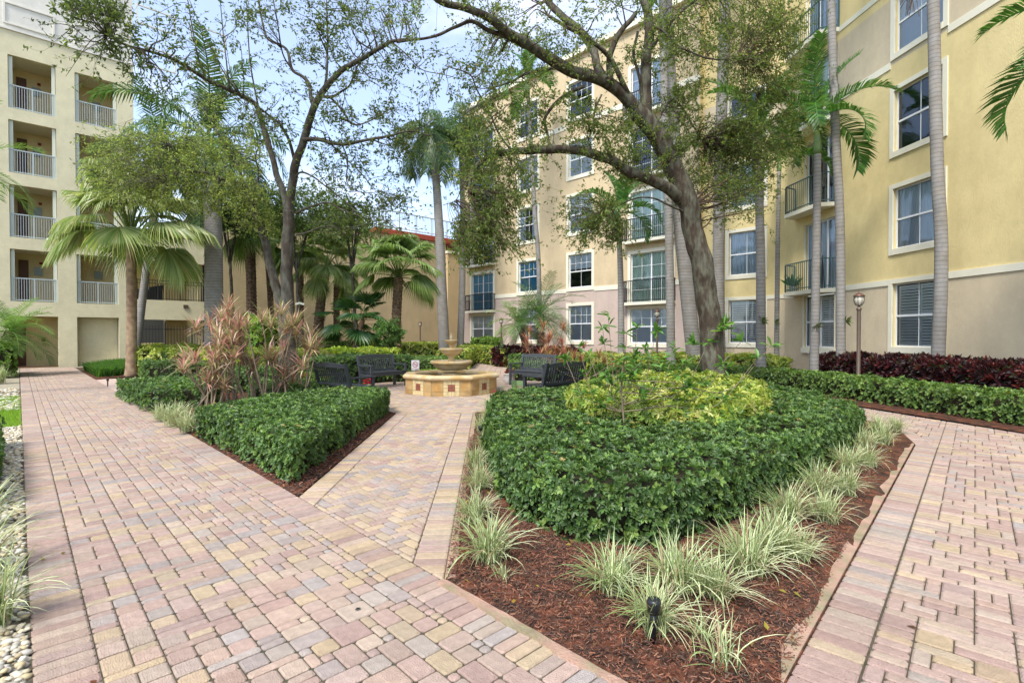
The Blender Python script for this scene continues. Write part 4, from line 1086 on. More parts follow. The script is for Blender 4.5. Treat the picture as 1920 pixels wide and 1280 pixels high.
fc=bpy.data.curves.new('lettering','FONT'); fc.body='NO SMOKING'; fc.size=.036; fc.align_x='CENTER'; fc.extrude=.0005; tmp=bpy.data.objects.new('tmp',fc); COL.objects.link(tmp); bpy.context.view_layer.update(); me=bpy.data.meshes.new_from_object(tmp.evaluated_get(bpy.context.evaluated_depsgraph_get())); bpy.data.objects.remove(tmp); me.materials.clear(); me.materials.append(MATS['sign_red']); fo_=bpy.data.objects.new('lettering',me); COL.objects.link(fo_)
fo_.parent=sg; fo_.location=(0,-.027,.46); fo_.rotation_euler=(pi/2,0,0)
# green folding panel
p=gp(969,737)
gb=thing('green_utility_cover','mottled green plastic cover standing open like a book on the court beside the hedge','utility cover',(p[0],13.1,0),.15)
gm=mat('green_plastic',(.16,.24,.10),.6,.3,noise=.3,nscale=8)
for s_,w in ((-1,.16),(1,.15)):
    m=M(); V=[(0,.0,0),(s_*w*.7,-.09,0),(s_*w*1.05,-.10,.34),(0,.01,.34)]
    V=V+[(a,b+.015,c) for a,b,c in V]; m.add(V,np.array([(0,1,2,3),(7,6,5,4),(0,4,5,1),(1,5,6,2),(2,6,7,3),(3,7,4,0)])); link('panel',m.mesh('panel',gm),gb)

# lamps
def lamp(label,p,H):
    t=thing('street_lamp',label,'lamp post',(p[0],p[1],0),0,'lantern posts in the beds')
    r=.045
    m=M(); m.lathe([(.075,0),(.075,.08),(r,.12),(r,H-.50)],14); m.lathe([(r+.012,H-.50),(r+.02,H-.47),(r,H-.44),(.025,H-.42),(.03,H-.40),(.06,H-.38)],14); link('post',m.mesh('post',metal_br,smooth=True),t)
    m=M(); m.lathe([(.05,H-.385),(.095,H-.32),(.108,H-.25),(.10,H-.17),(.085,H-.155)],16); link('globe',m.mesh('globe',lampglass,smooth=True),t)
    m=M()
    for k in range(8):
        a=k*pi/4; P=[(r_*cos(a),r_*sin(a),z) for r_,z in ((.055,H-.39),(.10,H-.33),(.114,H-.25),(.106,H-.165))]; m.tube(P,.006,4)
    link('cage',m.mesh('cage',metal_br),t)
    m=M(); m.lathe([(.0,H-.165),(.13,H-.165),(.132,H-.15),(.10,H-.115),(.05,H-.085),(.022,H-.07),(.028,H-.055),(.012,H-.04),(.006,H),(0,H)],16); link('cap',m.mesh('cap',copper_m,smooth=True),t)
    return t
lamp('tall bronze lantern post among the red leaved shrubs on the right',at(1610,640,12.8),2.62)
lamp('lantern post standing before the pink wall behind the leggy shrub',at(1232,640,20.5),2.6)
lamp('lantern post beside the small date palms right of the fountain',at(940,640,30),2.55)
lamp('thin lantern post against the tan garage wall left of the fountain',at(788,640,35.5),2.5)
lamp('lantern post between the fan palms and the round clipped shrub at left',at(606,640,27.5),2.6)

# path lights
def plight(label,p,h,lean=0):
    t=thing('path_light',label,'path light',(p[0],p[1],0),0,'black spike lights along the beds')
    m=M(); m.tube([(0,0,0),(lean*.5,0,h*.5),(lean,0,h*.82)],.017,10); link('post',m.mesh('post',black_m,smooth=True),t)
    m=M(); m.lathe([(.022,h*.70),(.03,h*.72),(.034,h*.95),(.028,h),(.015,h*.99),(0.001,h*.97)],14,(lean,0,0)); link('head',m.mesh('head',black_m,smooth=True),t)
plight('black spike light in the front grass tufts near the bottom of the photo',gp(1222,1215),.24,.01)
plight('black path light between the left grass tufts and the clipped hedge',gp(373,822),.42,.03)
plight('black path light in the grass beside the middle walk',gp(901,830),.24)
plight('black path light against the right hedge by the side walk',gp(1777,776),.30)
plight('small spike light at the corner of the cross walk',gp(202,724),.22)
plight('black path light among the orange flowers behind the left bench',at(577,700,13.6),.42)
# ------------------------------------------------------------------ leaf templates
def leafT(l=1,w=.4,fold=.12,droop=.1):
    """6-vertex pointed leaf along +x, z up"""
    V=np.array([(0,0,0),(.30*l,w*.40,fold*w),(.68*l,w*.5,fold*w-.04*l),(1*l,0,-droop*l),(.68*l,-w*.5,fold*w-.04*l),(.30*l,-w*.40,fold*w)]); F_=np.array([(0,3,2,1),(0,5,4,3)])[:, ::-1]; return V,F_
def rosetteT(n=7,l=1,w=.4,tilt=.5,up=.25,seed=0):
    r=np.random.default_rng(seed); Vs=[];Fs=[];b=0; ids=[]
    LV_,LF_=leafT(l,w)
    for i in range(n):
        a=2*pi*i/n*1.0+r.uniform(-.3,.3); t=r.uniform(tilt*.5,tilt*1.4); s=r.uniform(.75,1.1)
        if i>=n-2: t=1.1; s*=.6
        Ry=np.array([[cos(t),0,-sin(t)],[0,1,0],[sin(t),0,cos(t)]]); Rz=np.array([[cos(a),-sin(a),0],[sin(a),cos(a),0],[0,0,1]])
        Vs.append((LV_*s)@Ry.T@Rz.T); Fs.append(LF_+b); b+=len(LV_); ids+= [i]*len(LV_)
    return np.concatenate(Vs),np.concatenate(Fs),np.array(ids)
ROS=[rosetteT(7,1,.42,.62,seed=k) for k in range(4)]
ROS_Y=[rosetteT(7,1,.36,.15,seed=k+9) for k in range(3)]
ROS_C=[rosetteT(7,1,.30,.95,seed=k+19) for k in range(3)]
ROS_S=[rosetteT(4,1,.45,.5,seed=k+29) for k in range(3)]
def ros_scatter(m, RT, loc, nrm, sc, col, jit=.16):
    n=len(loc); which=rng.integers(0,len(RT),n)
    R=frames(nrm)
    for k,(V,Ft,ids) in enumerate(RT):
        s=which==k; ns=int(s.sum())
        if not ns: continue
        nl=ids.max()+1
        lj=rng.uniform(1-jit,1+jit,(ns,nl,1))*np.concatenate([rng.uniform(.9,1.15,(ns,nl,1)),np.ones((ns,nl,2))],2)
        c=col[s][:,None,:]*lj; c=c[:,ids]
        m.inst(V,Ft,loc[s],R[s],sc[s],c)
core_m=mat('hedge_twigs',(.035,.032,.018),.95,.1,noise=.4,nscale=30)
def cols_mix(pal,n,w=None,jit=.15):
    pal=np.array(pal,float); k=rng.choice(len(pal),n,p=None if w is None else np.array(w)/np.sum(w)); 
    return pal[k]*rng.uniform(1-jit,1+jit,(n,1))
G_DARK=[(.080,.145,.038),(.105,.185,.048),(.055,.105,.03),(.17,.27,.06)]; WD=[4,4,3,2]
G_MID=[(.10,.18,.038),(.135,.22,.045),(.07,.13,.028),(.18,.28,.06)]
G_YEL=[(.30,.36,.05),(.38,.42,.08),(.17,.26,.04),(.42,.43,.13),(.09,.17,.03)]; WY=[4,3,3,2,2]
G_RED=[(.065,.012,.015),(.035,.010,.014),(.13,.022,.016),(.025,.014,.013),(.045,.055,.018)]; WR=[4,4,2,3,1]
def hedge(name,label,cat,poly,h,dens,leaf,pal,w=None,RT=None,excl=None,group=None,rnd=.12,bump=.07,matl=None,side=1.0,up=.8,hvar=None,bs=3.0):
    P=ccw([np.array(p[:2],float) for p in poly]); A=abs(parea(P))
    t=thing(name,label,cat,(float(np.mean([p[0] for p in P])),float(np.mean([p[1] for p in P])),0),0,group)
    RT=RT or ROS; m=M()
    # thin out with distance: what is behind shows by area
    n=int(A*dens); Q=sample_poly(P,n)
    if excl: 
        for e in excl: Q=Q[~inpoly(Q,np.array([p[:2] for p in e]))]
    n=len(Q); e=edist(Q,P)
    if excl:
        for ex in excl: e=np.minimum(e,edist(Q,ex))
    H=h*(1+ (nzs(Q[:,0],Q[:,1],bs)*bump)) 
    r_=np.clip(rnd-e,0,rnd); z=H-(rnd-np.sqrt(np.maximum(rnd*rnd-r_*r_,0)))-np.abs(rng.normal(0,leaf*.45,n))+leaf*.1
    nr=np.c_[rng.normal(0,.38,(n,2)),np.full(n,up)]
    # sides
    ringz=[];ringn=[];rings=[P]+([ccw([np.array(p[:2]) for p in ex])[::-1] for ex in excl] if excl else [])
    for Rg in rings:
        for i in range(len(Rg)):
            a=Rg[i]; b=Rg[(i+1)%len(Rg)]; L_=np.linalg.norm(b-a); k=int(L_*h*dens*side)
            if k<1: continue
            d=(b-a)/L_; nn=np.array([d[1],-d[0]]); q=a+(b-a)*rng.random((k,1)); zz=h*.05+ (h*.93)*rng.random(k)**.8
            und=nzs(q[:,0],q[:,1],4)*.04+nzs(q[:,0]+zz,q[:,1]-zz,9)*.025
            q=q-nn*(np.abs(rng.normal(0,leaf*.5,k))-und-.01)[:,None]
            ringz.append(np.c_[q,zz]); ringn.append(np.c_[nn[0]+rng.normal(0,.35,k),nn[1]+rng.normal(0,.35,k),.35+rng.normal(0,.3,k)])
    loc=np.concatenate([np.c_[Q,z]]+ringz); nrm=np.concatenate([nr]+ringn)
    c=cols_mix(pal,len(loc),w); c*= (1+.25*nzs(loc[:,0],loc[:,1],2.2))[:,None]
    ros_scatter(m,RT,loc,nrm,leaf*rng.uniform(.75,1.2,len(loc)),c)
    if hvar or h<.52:   # soft new shoots standing proud of the clipped top
        ns=int(n*.05); k_=rng.integers(0,n,ns); ros_scatter(m,RT,np.c_[Q[k_],z[k_]+rng.uniform(.015,.05,ns)],np.c_[rng.normal(0,.2,(ns,2)),np.ones(ns)],leaf*rng.uniform(.6,1.0,ns),cols_mix([(.17,.29,.06),(.22,.33,.08),(.30,.24,.08)],ns,[5,4,.7]))
    m.build('foliage',matl or leaf_m,t)
    # solid dark core, twigs and the shade between them put into its colour
    k=M(); S_=[p for p in shrink(P,min(.1,rnd))]; hh=h-.07-leaf*.5
    nS=len(S_); hh-=.05 if excl else 0
    k.add([(p[0],p[1],.0) for p in S_]+[(p[0],p[1],hh) for p in S_],[tuple(range(nS,2*nS))]+[(i,(i+1)%nS,(i+1)%nS+nS,i+nS) for i in range(nS)])
    k.build('twigs',core_m,t)
    return t
V2=lambda *a:[np.array(p,float) for p in a]
YEL=V2((.8,7.0),(1.3,6.15),(2.4,5.95),(3.3,6.7),(4.1,8.2),(4.8,9.9),(4.5,11.6),(3.2,11.9),(1.9,10.6),(1.0,9.0))
DK=V2((.10,4.05),(.42,3.62),(1.0,3.5),(1.55,3.85),(2.75,5.0),(3.9,6.1),(4.75,7.0),(5.25,7.9),(5.45,9.0),(5.5,10.6),(5.4,12.4),(4.7,13.6),(3.4,14.0),(2.5,13.4),(2.35,12.2),(1.8,11.2),(.9,10.15),(.0,9.9),(-.32,9.2),(-.34,7.6),(-.28,6.0),(-.1,4.6))
hedge('clipped_hedge','large glossy dark green hedge filling the island bed in front of the yellow shrubs','hedge',DK,.47,470,.052,G_DARK,WD,excl=[shrink(YEL,.25)],side=1.5,bump=.14,rnd=.18,hvar=1)
hedge('schefflera_shrub','broad bright yellow green shrub mass in the island bed around the oak trunk','shrub',YEL,.63,260,.088,G_YEL,WY,RT=ROS_Y,bump=.18,rnd=.25,side=1.3,bs=3.1)
hedge('clipped_hedge','wedge shaped clipped green hedge between the long walk and the middle walk','hedge',V2((-4.6,7.5),(-2.17,5.1),(-2.27,7.2),(-2.36,9.7),(-2.6,10.4),(-3.5,10.4),(-4.3,8.9)),.45,460,.050,G_DARK,WD,side=1.5)
hedge('clipped_hedge','short clipped green hedge beside the long walk left of the pink leaved plants','hedge',V2((-9.35,12.2),(-7.1,9.95),(-6.2,10.3),(-6.4,11.2),(-7.6,12.9),(-8.8,13.1)),.45,230,.065,G_DARK,WD)
hf=hedge_front
hedge('clipped_hedge','long low green hedge curving along the side walk below the red shrubs','hedge',[hf[0]+np.array((.12,0)),hf[1]+np.array((.07,0)),hf[2]+np.array((.05,0)),hf[3]+np.array((.05,0)),hf[4]+np.array((.07,0)),hf[5]+np.array((.1,.1)),hf[6]+np.array((.1,.2)),hf[7]+np.array((0,.25)),hf[8]+np.array((0,.25)),np.array((2.6,16.6)),np.array((2.7,17.6)),np.array((6.2,17.4)),np.array((8.0,16.0)),np.array((8.7,13.5)),np.array((9.1,9.5)),np.array((9.6,5.5)),np.array((9.8,3.0))],.5,200,.068,G_MID,side=1.4,bump=.1,rnd=.2)
hedge('red_shrub','dark red leaved shrub row under the yellow facade behind the low hedge','shrub',V2((9.25,6.5),(10.7,6.5),(10.9,12.0),(10.6,16.2),(9.6,16.2),(9.2,14.0),(9.1,11.0)),.88,150,.13,G_RED,WR,RT=ROS_C,bump=.12,rnd=.15,up=1.2,side=1.3)
hedge('red_shrub','small dark red shrub strip before the pink wall by the date palms','shrub',V2((-.9,24.5),(1.9,22.0),(3.0,22.5),(2.6,24.0),(-.5,26.5)),.85,90,.17,G_RED,WR,RT=ROS_C,bump=.15,up=1.2)
hedge('schefflera_shrub','yellow green shrub patch at the foot of the grey palms left of the red shrubs','shrub',V2((7.0,17.6),(9.0,16.6),(9.3,18.6),(7.2,20.8),(5.4,21.0),(5.6,18.4)),.75,120,.12,G_YEL,WY,RT=ROS_Y,bump=.2,bs=2)
hedge('schefflera_shrub','yellow green shrub patch behind the leggy shrub and the lantern post','shrub',V2((2.6,18.0),(5.2,18.2),(5.2,20.5),(3.4,22.4),(2.2,21.0)),.7,110,.12,G_YEL,WY,RT=ROS_Y,bump=.25,bs=2)
hedge('schefflera_shrub','yellow leaves poking up at the right edge of the photo behind the hedge','shrub',V2((9.35,5.6),(10.3,5.4),(10.4,7.2),(9.3,8.0)),.78,120,.10,G_YEL,WY,RT=ROS_Y,bump=.3)
hedge('clipped_hedge','low clipped hedge block right of the fountain before the red strip','hedge',V2((-.1,16.9),(1.6,16.9),(2.3,17.8),(1.9,20.2),(-.1,21.0)),.5,120,.085,G_MID)
hedge('clipped_hedge','far clipped hedge strip between the pink wall and the back walk','hedge',V2((-.1,21.2),(1.7,20.6),(3.6,20.6),(3.2,21.8),(-.1,23.6)),.62,90,.09,G_DARK,WD)
hedge('schefflera_shrub','small yellow green shrub behind the fountain rim by the back walk','shrub',V2((-1.9,22.5),(-3.3,23.0),(-3.4,26.0),(-2.0,27.0)),.8,80,.15,G_YEL,WY,RT=ROS_Y)
hedge('schefflera_shrub','pale yellow shrub right of the fountain top below the white framed window','shrub',V2((-.3,24.0),(-.6,27.5),(-2.6,31.0),(-3.2,30),(-1.9,27.5),(-.3,23.9)),.85,80,.15,G_YEL,WY,RT=ROS_Y)
hedge('clipped_hedge','rounded green hedge behind the fountain left side and the sign','hedge',V2((-2.05,17.6),(-3.9,17.6),(-5.2,19.0),(-4.8,21.5),(-2.3,21.8)),.62,120,.085,G_MID)
hedge('clipped_hedge','tall dark hedge block directly behind the grey bench','hedge',V2((-3.2,16.6),(-4.1,16.3),(-5.4,14.6),(-6.5,14.9),(-6.3,16.9),(-5.6,18.4),(-4.0,17.6)),.82,150,.08,G_DARK,WD,side=1.3)
hedge('schefflera_shrub','bright yellow topped hedge row running behind the left benches','shrub',V2((-5.3,18.4),(-8.6,15.9),(-10.8,17.8),(-9.6,20.0),(-5.6,21.8),(-4.4,20.5)),.95,110,.11,[(.36,.44,.04),(.44,.50,.06),(.22,.33,.04),(.10,.18,.03)],[4,3,3,2],RT=ROS_Y,bump=.1)
hedge('clipped_hedge','green hedge left of the black bench below the pink leaved plants','hedge',V2((-5.5,12.9),(-7.6,13.2),(-8.4,14.8),(-6.9,15.0),(-5.3,14.1)),.6,150,.075,G_DARK,WD)
hedge('clipped_hedge','low green hedge under the pink leaved plants at the oak foot','hedge',V2((-3.9,11.0),(-4.5,10.4),(-5.6,11.0),(-6.2,12.2),(-5.4,12.6),(-4.6,12.2)),.42,180,.07,G_DARK,WD)
hedge('schefflera_shrub','pale yellow shrub band at the base of the garage wall','shrub',V2((-3.6,30.0),(-7.8,28.5),(-8.4,30.5),(-4.0,33.5)),1.0,70,.17,G_YEL,WY,RT=ROS_Y)
hedge('leafy_shrub','dark green shrubs at the foot of the low fan palm by the garage wall','shrub',V2((-7.0,25.2),(-10.6,23.2),(-11.2,24.6),(-7.4,27.0)),1.1,80,.15,G_MID)
hedge('schefflera_shrub','bushy yellow green shrub at the foot of the tan palm by the tower','shrub',V2((-14.9,20.4),(-13.6,18.6),(-11.4,18.2),(-11.0,20.4),(-13.6,22.6),(-15.2,22.0)),1.0,100,.13,G_YEL,WY,RT=ROS_Y,bump=.2)
hedge('schefflera_shrub','tall lime green shrub right of the thick grey palm trunk','shrub',V2((-11.2,19.8),(-9.6,19.6),(-9.4,21.4),(-11.0,21.8)),2.15,90,.13,[(.20,.36,.04),(.30,.44,.06),(.12,.24,.03)],None,RT=ROS_Y,bump=.12,rnd=.5)
hedge('clipped_hedge','dark green low shrub strip below the yellow shrub by the tower','hedge',V2((-11.9,16.6),(-9.3,15.9),(-9.6,17.4),(-11.2,18.0),(-13.2,18.3)),.6,120,.085,G_DARK,WD)
hedge('leafy_shrub','light green loose bush at the left edge before the tower doorway','shrub',V2(pn(25.2,-.1),pn(28.6,-.15),pn(28.8,-2.4),pn(25.0,-2.4)),1.15,110,.10,[(.14,.24,.04),(.20,.32,.06),(.09,.17,.03)],None,bump=.2,rnd=.3)
hedge('clipped_hedge','strip of green hedge leaves at the left edge of the photo behind the pebbles','hedge',V2(pn(6.3,-.20),pn(9.8,-.20),pn(9.8,-.8),pn(6.3,-.8)),.42,300,.06,G_DARK,WD,side=1.4)
hedge('round_bush','round fine leaved green bush under the first white framed window','bush',[np.array((-1.55,31.5))+.95*np.array([cos(a),sin(a)]) for a in np.linspace(0,2*pi,12,endpoint=False)],1.35,110,.12,[(.12,.22,.03),(.17,.28,.04)],None,rnd=.75)
hedge('round_bush','little clipped green ball at the corner of the pink wall','bush',[np.array((-3.05,32.8))+.38*np.array([cos(a),sin(a)]) for a in np.linspace(0,2*pi,10,endpoint=False)],.95,120,.12,G_DARK,None,rnd=.36)
hedge('flowering_shrub','low bright green plant with orange flowers behind the black left bench','flowers',V2((-4.6,12.7),(-5.4,12.8),(-5.5,13.5),(-4.7,13.6)),.5,260,.06,[(.12,.26,.04),(.16,.32,.05),(.55,.08,.02)],[5,4,2.2],RT=ROS_S,bump=.2)
hedge('flowering_shrub','small lime green groundcover beside the basin under the sign','flowers',V2((-2.3,16.9),(-2.9,16.6),(-3.1,17.3),(-2.2,17.5)),.35,260,.06,[(.2,.36,.05),(.3,.42,.06)],None,RT=ROS_S)
hedge('tiny_pink_flowers','few small magenta flowers at the tip of the island hedge near the court','flowers',V2((-.35,9.3),(.3,9.4),(.4,9.9),(-.3,9.8)),.53,70,.035,[(.45,.03,.12),(.08,.18,.03)],[1,1],RT=ROS_S)

# ground cover (liriope) by the tower
def grass_patch(label,poly,n,L_,pal,w_=.012,name='ground_cover'):
    Q=sample_poly(poly,n); m=M(); T=np.array([(0,-.5,0),(0,.5,0),(.22,.42,.62),(.22,-.42,.62),(.7,0,.85)])*np.array([1,w_/L_,1])
    z=np.array([0,0,1.]); sp=rng.uniform(0,2*pi,n); R=np.stack([np.stack([np.cos(sp),np.sin(sp),0*sp],1),np.stack([-np.sin(sp),np.cos(sp),0*sp],1),np.tile(z,(n,1))],2)
    m.inst(T[:4],np.array([[0,1,2,3]]),np.c_[Q,np.zeros(n)],R,L_*rng.uniform(.7,1.2,n),cols_mix(pal,n))
    m.inst(T[[3,2,4]],np.array([[0,1,2]]),np.c_[Q,np.zeros(n)],R,L_*rng.uniform(.7,1.2,n),cols_mix(pal,n))
    o=m.build(name,leaf_matte,kind='stuff'); return o
grass_patch('',V2(pn(23.0,N1+.1),pn(24.2,3.6),pn(31.4,5.0),pn(31.4,3.5),pn(28,N1+.1)),7500,.42,[(.04,.10,.02),(.06,.14,.03),(.09,.18,.03)],.03)
grass_patch('',V2((-10.6,17.2),(-11.6,16.9),(-12.0,18.4),(-10.8,18.6)),1500,.6,[(.14,.26,.05),(.2,.32,.06)],.03)

# variegated grass tufts
def tuft_mesh(seed,n=150,L_=.36):
    r=np.random.default_rng(seed); m=M()
    for i in range(n):
        a=r.uniform(0,2*pi); lean=r.uniform(.15,1.35); L1=L_*r.uniform(.55,1.25); w=r.uniform(.0032,.0065)
        k=6; th=pi/2-lean*.35; P=[np.zeros(2)]; bend=lean*r.uniform(.9,2.0)/k
        for j in range(k): P.append(P[-1]+L1/k*np.array([cos(th),sin(th)])); th-=bend
        P=np.array(P); d=np.array([cos(a),sin(a)]); nn=np.array([-d[1],d[0]]); off=r.normal(0,.045,2); wj=w*np.array([.7,1,1,.95,.8,.55,.05])
        tw=r.normal(0,.03,2)
        c=np.array([(P[j][0]*d[0]+off[0]+tw[0]*(j/k)**2,P[j][0]*d[1]+off[1]+tw[1]*(j/k)**2,max(.004,P[j][1])) for j in range(k+1)])
        Lf=c+np.c_[nn[0]*wj,nn[1]*wj,0*wj]; Rt=c-np.c_[nn[0]*wj,nn[1]*wj,0*wj]; mid=c+np.array([0,0,-.0015])
        q=r.random(); g=np.array([.22,.31,.09])*r.uniform(.7,1.3) if q<.86 else np.array([.36,.27,.14]); e=np.array([.68,.70,.42])*r.uniform(.8,1.1) if q<.86 else np.array([.42,.33,.2])
        j=np.arange(k); n1=k+1
        m.add(np.concatenate([Lf,mid]),np.stack([j,j+1,n1+j+1,n1+j],1),e)
        m.add(np.concatenate([mid,Rt]),np.stack([j,j+1,n1+j+1,n1+j],1),g)
    return m.mesh('grass_tuft',blade_m)
TM=[tuft_mesh(k,210,.40) for k in range(5)]; TS=tuft_mesh(9,45,.30)
tufts=[(920,1062,1.05,'large pale grass tuft at the lower left corner of the island bed'),(893,985,.85,'pale grass tuft above the largest one along the middle walk'),(900,925,.8,'third pale grass tuft up the middle walk from the corner'),
(893,880,.8,'pale grass tuft beside the middle walk below the path light'),(912,845,.75,'pale grass tuft just below the path light by the middle walk'),(905,812,.8,'pale grass tuft just above the path light by the middle walk'),(915,790,.8,'pale grass tuft by the middle walk close to the court'),(918,770,.75,'farthest pale grass tuft of the row on the middle walk'),
(1150,1120,.95,'arching grass tuft at the left of the front clump before the hedge'),(1225,1195,.85,'grass tuft wrapped round the front black spike light'),(1270,1120,1.05,'fullest grass tuft of the front clump behind the spike light'),(1345,1135,.85,'grass tuft right of the spike light in the front clump'),
(1400,1085,1.05,'large grass tuft in the middle of the front row'),(1455,1050,.95,'grass tuft above the large middle one on the right side'),(1500,1060,.7,'low grass tuft leaning onto the mulch on the right side'),(1480,985,1.0,'wide grass tuft below the hedge corner on the right'),(1545,985,.85,'grass tuft beside the wide one close to the side walk'),
(1535,935,.9,'grass tuft halfway up the side walk against the hedge'),(1585,935,.85,'grass tuft halfway up the side walk near the bricks'),(1590,890,.95,'grass tuft beyond the halfway pair up the side walk'),(1625,880,.8,'slim grass tuft beyond the halfway pair near the bricks'),(1620,845,.95,'grass tuft below the hedge lobe on the right'),(1655,838,.9,'grass tuft near the end of the row by the side walk'),(1645,815,.9,'second to last grass tuft up the side walk'),(1680,812,.8,'last grass tuft of the side walk row'),
(300,790,1.0,'pale grass tuft beside the short hedge by the long walk'),(325,800,1.1,'full pale grass tuft in the middle of the gap by the long walk'),(350,812,1.0,'pale grass tuft beside the path light by the long walk'),(338,786,1.0,'pale grass tuft behind the others in the gap by the long walk')]
for k,(u,v,s,lab) in enumerate(tufts):
    p=gp(u,v); o=link('grass_tuft',TM[k%5],loc=(p[0],p[1],.03)); o.rotation_euler=(0,0,k*1.7); s*=.88; o.scale=(s,s,s*random.uniform(.85,1.0)); tag(o,lab,'grass tuft','variegated grass tufts edging the beds')
for k,(u,v,s,lab) in enumerate([(1350,1255,.75,'small sparse tuft drooping over soil at the bottom edge'),(1315,1215,.6,'sparse seedling tuft behind the drooping one at the bottom'),(945,1095,.4,'tiny green sprout at the foot of the large corner tuft')]):
    p=gp(u,v); o=link('grass_tuft',TS,loc=(p[0],p[1],.03)); o.rotation_euler=(0,0,k*2.1); o.scale=(s,)*3; tag(o,lab,'grass tuft','variegated grass tufts edging the beds')
for k,(t,n_,s,lab) in enumerate([(3.75,-.14,1.0,'long bladed tuft spilling over pebbles at the left edge'),(4.6,-.22,1.1,'upright grass tuft at the left edge behind the spilling one'),(5.7,-.25,1.0,'grass tuft at the left edge against the hedge strip'),(22.6,-.45,1.4,'pale grass tuft at the far left beside white stones'),(23.6,-.8,1.4,'pale grass tuft at far left below the loose bush')]):
    p=pn(t,n_); o=link('grass_tuft',TM[k],loc=(p[0],p[1],0)); o.rotation_euler=(0,0,k*2.3); o.scale=(s,)*3; tag(o,lab,'grass tuft','variegated grass tufts edging the beds')

# ------------------------------------------------------------------ palms
def rachis(L_,el0,droop,n):
    P=[np.zeros(2)]; th=el0
    for j in range(n): P.append(P[-1]+L_/n*np.array([cos(th),sin(th)])); th-=droop/n*(0.6+.8*j/n)
    return np.array(P)
def frond_mesh(seed,el0,droop,nl=46,ll=.36,lw=.02,vup=.25,base=.14,hang=.25,pal=[(.05,.12,.03),(.08,.17,.04)],rw=.011):
    """feather frond of unit length along +x"""
    r=np.random.default_rng(seed); m=M(); P=rachis(1,el0,droop,nl); P3=np.c_[P[:,0],0*P[:,0],P[:,1]]
    m.tube(P3[::3],np.linspace(rw,rw*.25,len(P3[::3])),5,np.array(pal[0])*1.6)
    for i in range(int(nl*base),nl):
        t=(i/nl-base)/(1-base); T=P3[min(i+1,nl)]-P3[i]; T/=np.linalg.norm(T); up=np.array([-T[2],0,T[0]])
        l=ll*(.35+.65*sin(pi*min(1,t*.8+.18)))*r.uniform(.85,1.1)
        for s in (-1,1):
            fw=.45+.5*t; d=T*fw+np.array([0,s,0])*1.0+up*(vup+r.normal(0,.12)); d/=np.linalg.norm(d)
            wv=np.cross(d,up); wv/=np.linalg.norm(wv); b=P3[i]+T*r.uniform(-.005,.005)
            m1=b+d*l*.55+np.array([0,0,-hang*l*.12]); e=b+d*l*.95+np.array([0,0,-hang*l*.7]); w=lw*r.uniform(.8,1.2)
            c=np.array(pal[r.integers(0,len(pal))])*r.uniform(.75,1.25)
            m.add([b-wv*w*.3,b+wv*w*.3,m1+wv*w*.5,m1-wv*w*.5,e],[(0,1,2,3),(3,2,4)],c)
    return m.mesh('frond',leaf_m)
def fan_mesh(seed,el0,droop,nseg=34,pet=.5,bl=.52,tipd=.35,pal=[(.07,.15,.035),(.11,.20,.05)],spread=2.75):
    r=np.random.default_rng(seed); m=M(); P=rachis(pet,el0,droop*.4,8); P3=np.c_[P[:,0],0*P[:,0],P[:,1]]
    m.tube(P3,np.linspace(.012,.006,len(P3)),5,(.16,.22,.06))
    T=P3[-1]-P3[-2]; T/=np.linalg.norm(T); th=-droop*.45; c_,s_=cos(th),sin(th); T=np.array([T[0]*c_-T[2]*s_,0,T[0]*s_+T[2]*c_]); up=np.array([-T[2],0,T[0]]); O=P3[-1]; Y=np.array([0,1.,0])
    for i in range(nseg):
        a=(i/(nseg-1)-.5)*spread; l=bl*(1-.22*abs(a/spread*2)**2)*r.uniform(.92,1.05); d=T*cos(a)+Y*sin(a); s2=-T*sin(a)+Y*cos(a)
        hw=spread/nseg*.5; fold=up*(.012 if i%2 else -.012)
        k=.58*l; p1=O+d*k*.5; p2=O+d*k+up*(-.02); w1=hw*k*.5*1.05; w2=hw*k*1.02
        q1=p2+d*(l-k)*.55+np.array([0,0,-tipd*(l-k)*.5])+np.array([0,0,-.03*abs(a)]); q2=q1+d*(l-k)*.35+np.array([0,0,-tipd*(l-k)*1.2])
        c=np.array(pal[r.integers(0,len(pal))])*r.uniform(.8,1.2); ct=c*1.25+np.array([.03,.02,0])
        V=[O,p1-s2*w1,p1+s2*w1,p2-s2*w2,p2+s2*w2,q1-s2*w2*.42,q1+s2*w2*.42,q2]
        V=[v+(fold if j in(2,4,6) else -fold if j in(1,3,5) else 0) for j,v in enumerate(V)]
        m.add(V,[(0,1,2),(1,3,4,2),(3,5,6,4),(5,7,6)],np.array([c,c,c,c,c,ct,ct,ct]))
    return m.mesh('frond',leaf_m)
KINDS={}
def kind(name,fn,els):
    KINDS[name]=[fn(i,e,d) for i,(e,d) in enumerate(els)]
_u=[(.06,.13,.03),(.085,.17,.04),(.045,.10,.028)]
kind('royal',lambda i,e,d: frond_mesh(i,e,d,52,.24,.017,.35,.10,.9,[(.07,.13,.04),(.10,.17,.06),(.05,.10,.03)]),[(1.3,1.0),(.95,1.6),(.5,2.0),(.1,2.0),(-.4,1.6)])
kind('christmas',lambda i,e,d: frond_mesh(i+9,e,d,58,.27,.021,.55,.14,.35,[(.07,.17,.035),(.10,.22,.045),(.05,.13,.03)]),[(1.35,.9),(1.0,1.7),(.6,2.2),(.2,2.2)])
kind('date',lambda i,e,d: frond_mesh(i+19,e,d,46,.26,.010,.3,.10,.25,[(.09,.16,.05),(.13,.21,.08),(.06,.12,.04)],.008),[(1.25,.9),(.9,1.3),(.5,1.5),(.1,1.4),(-.3,1.0)])
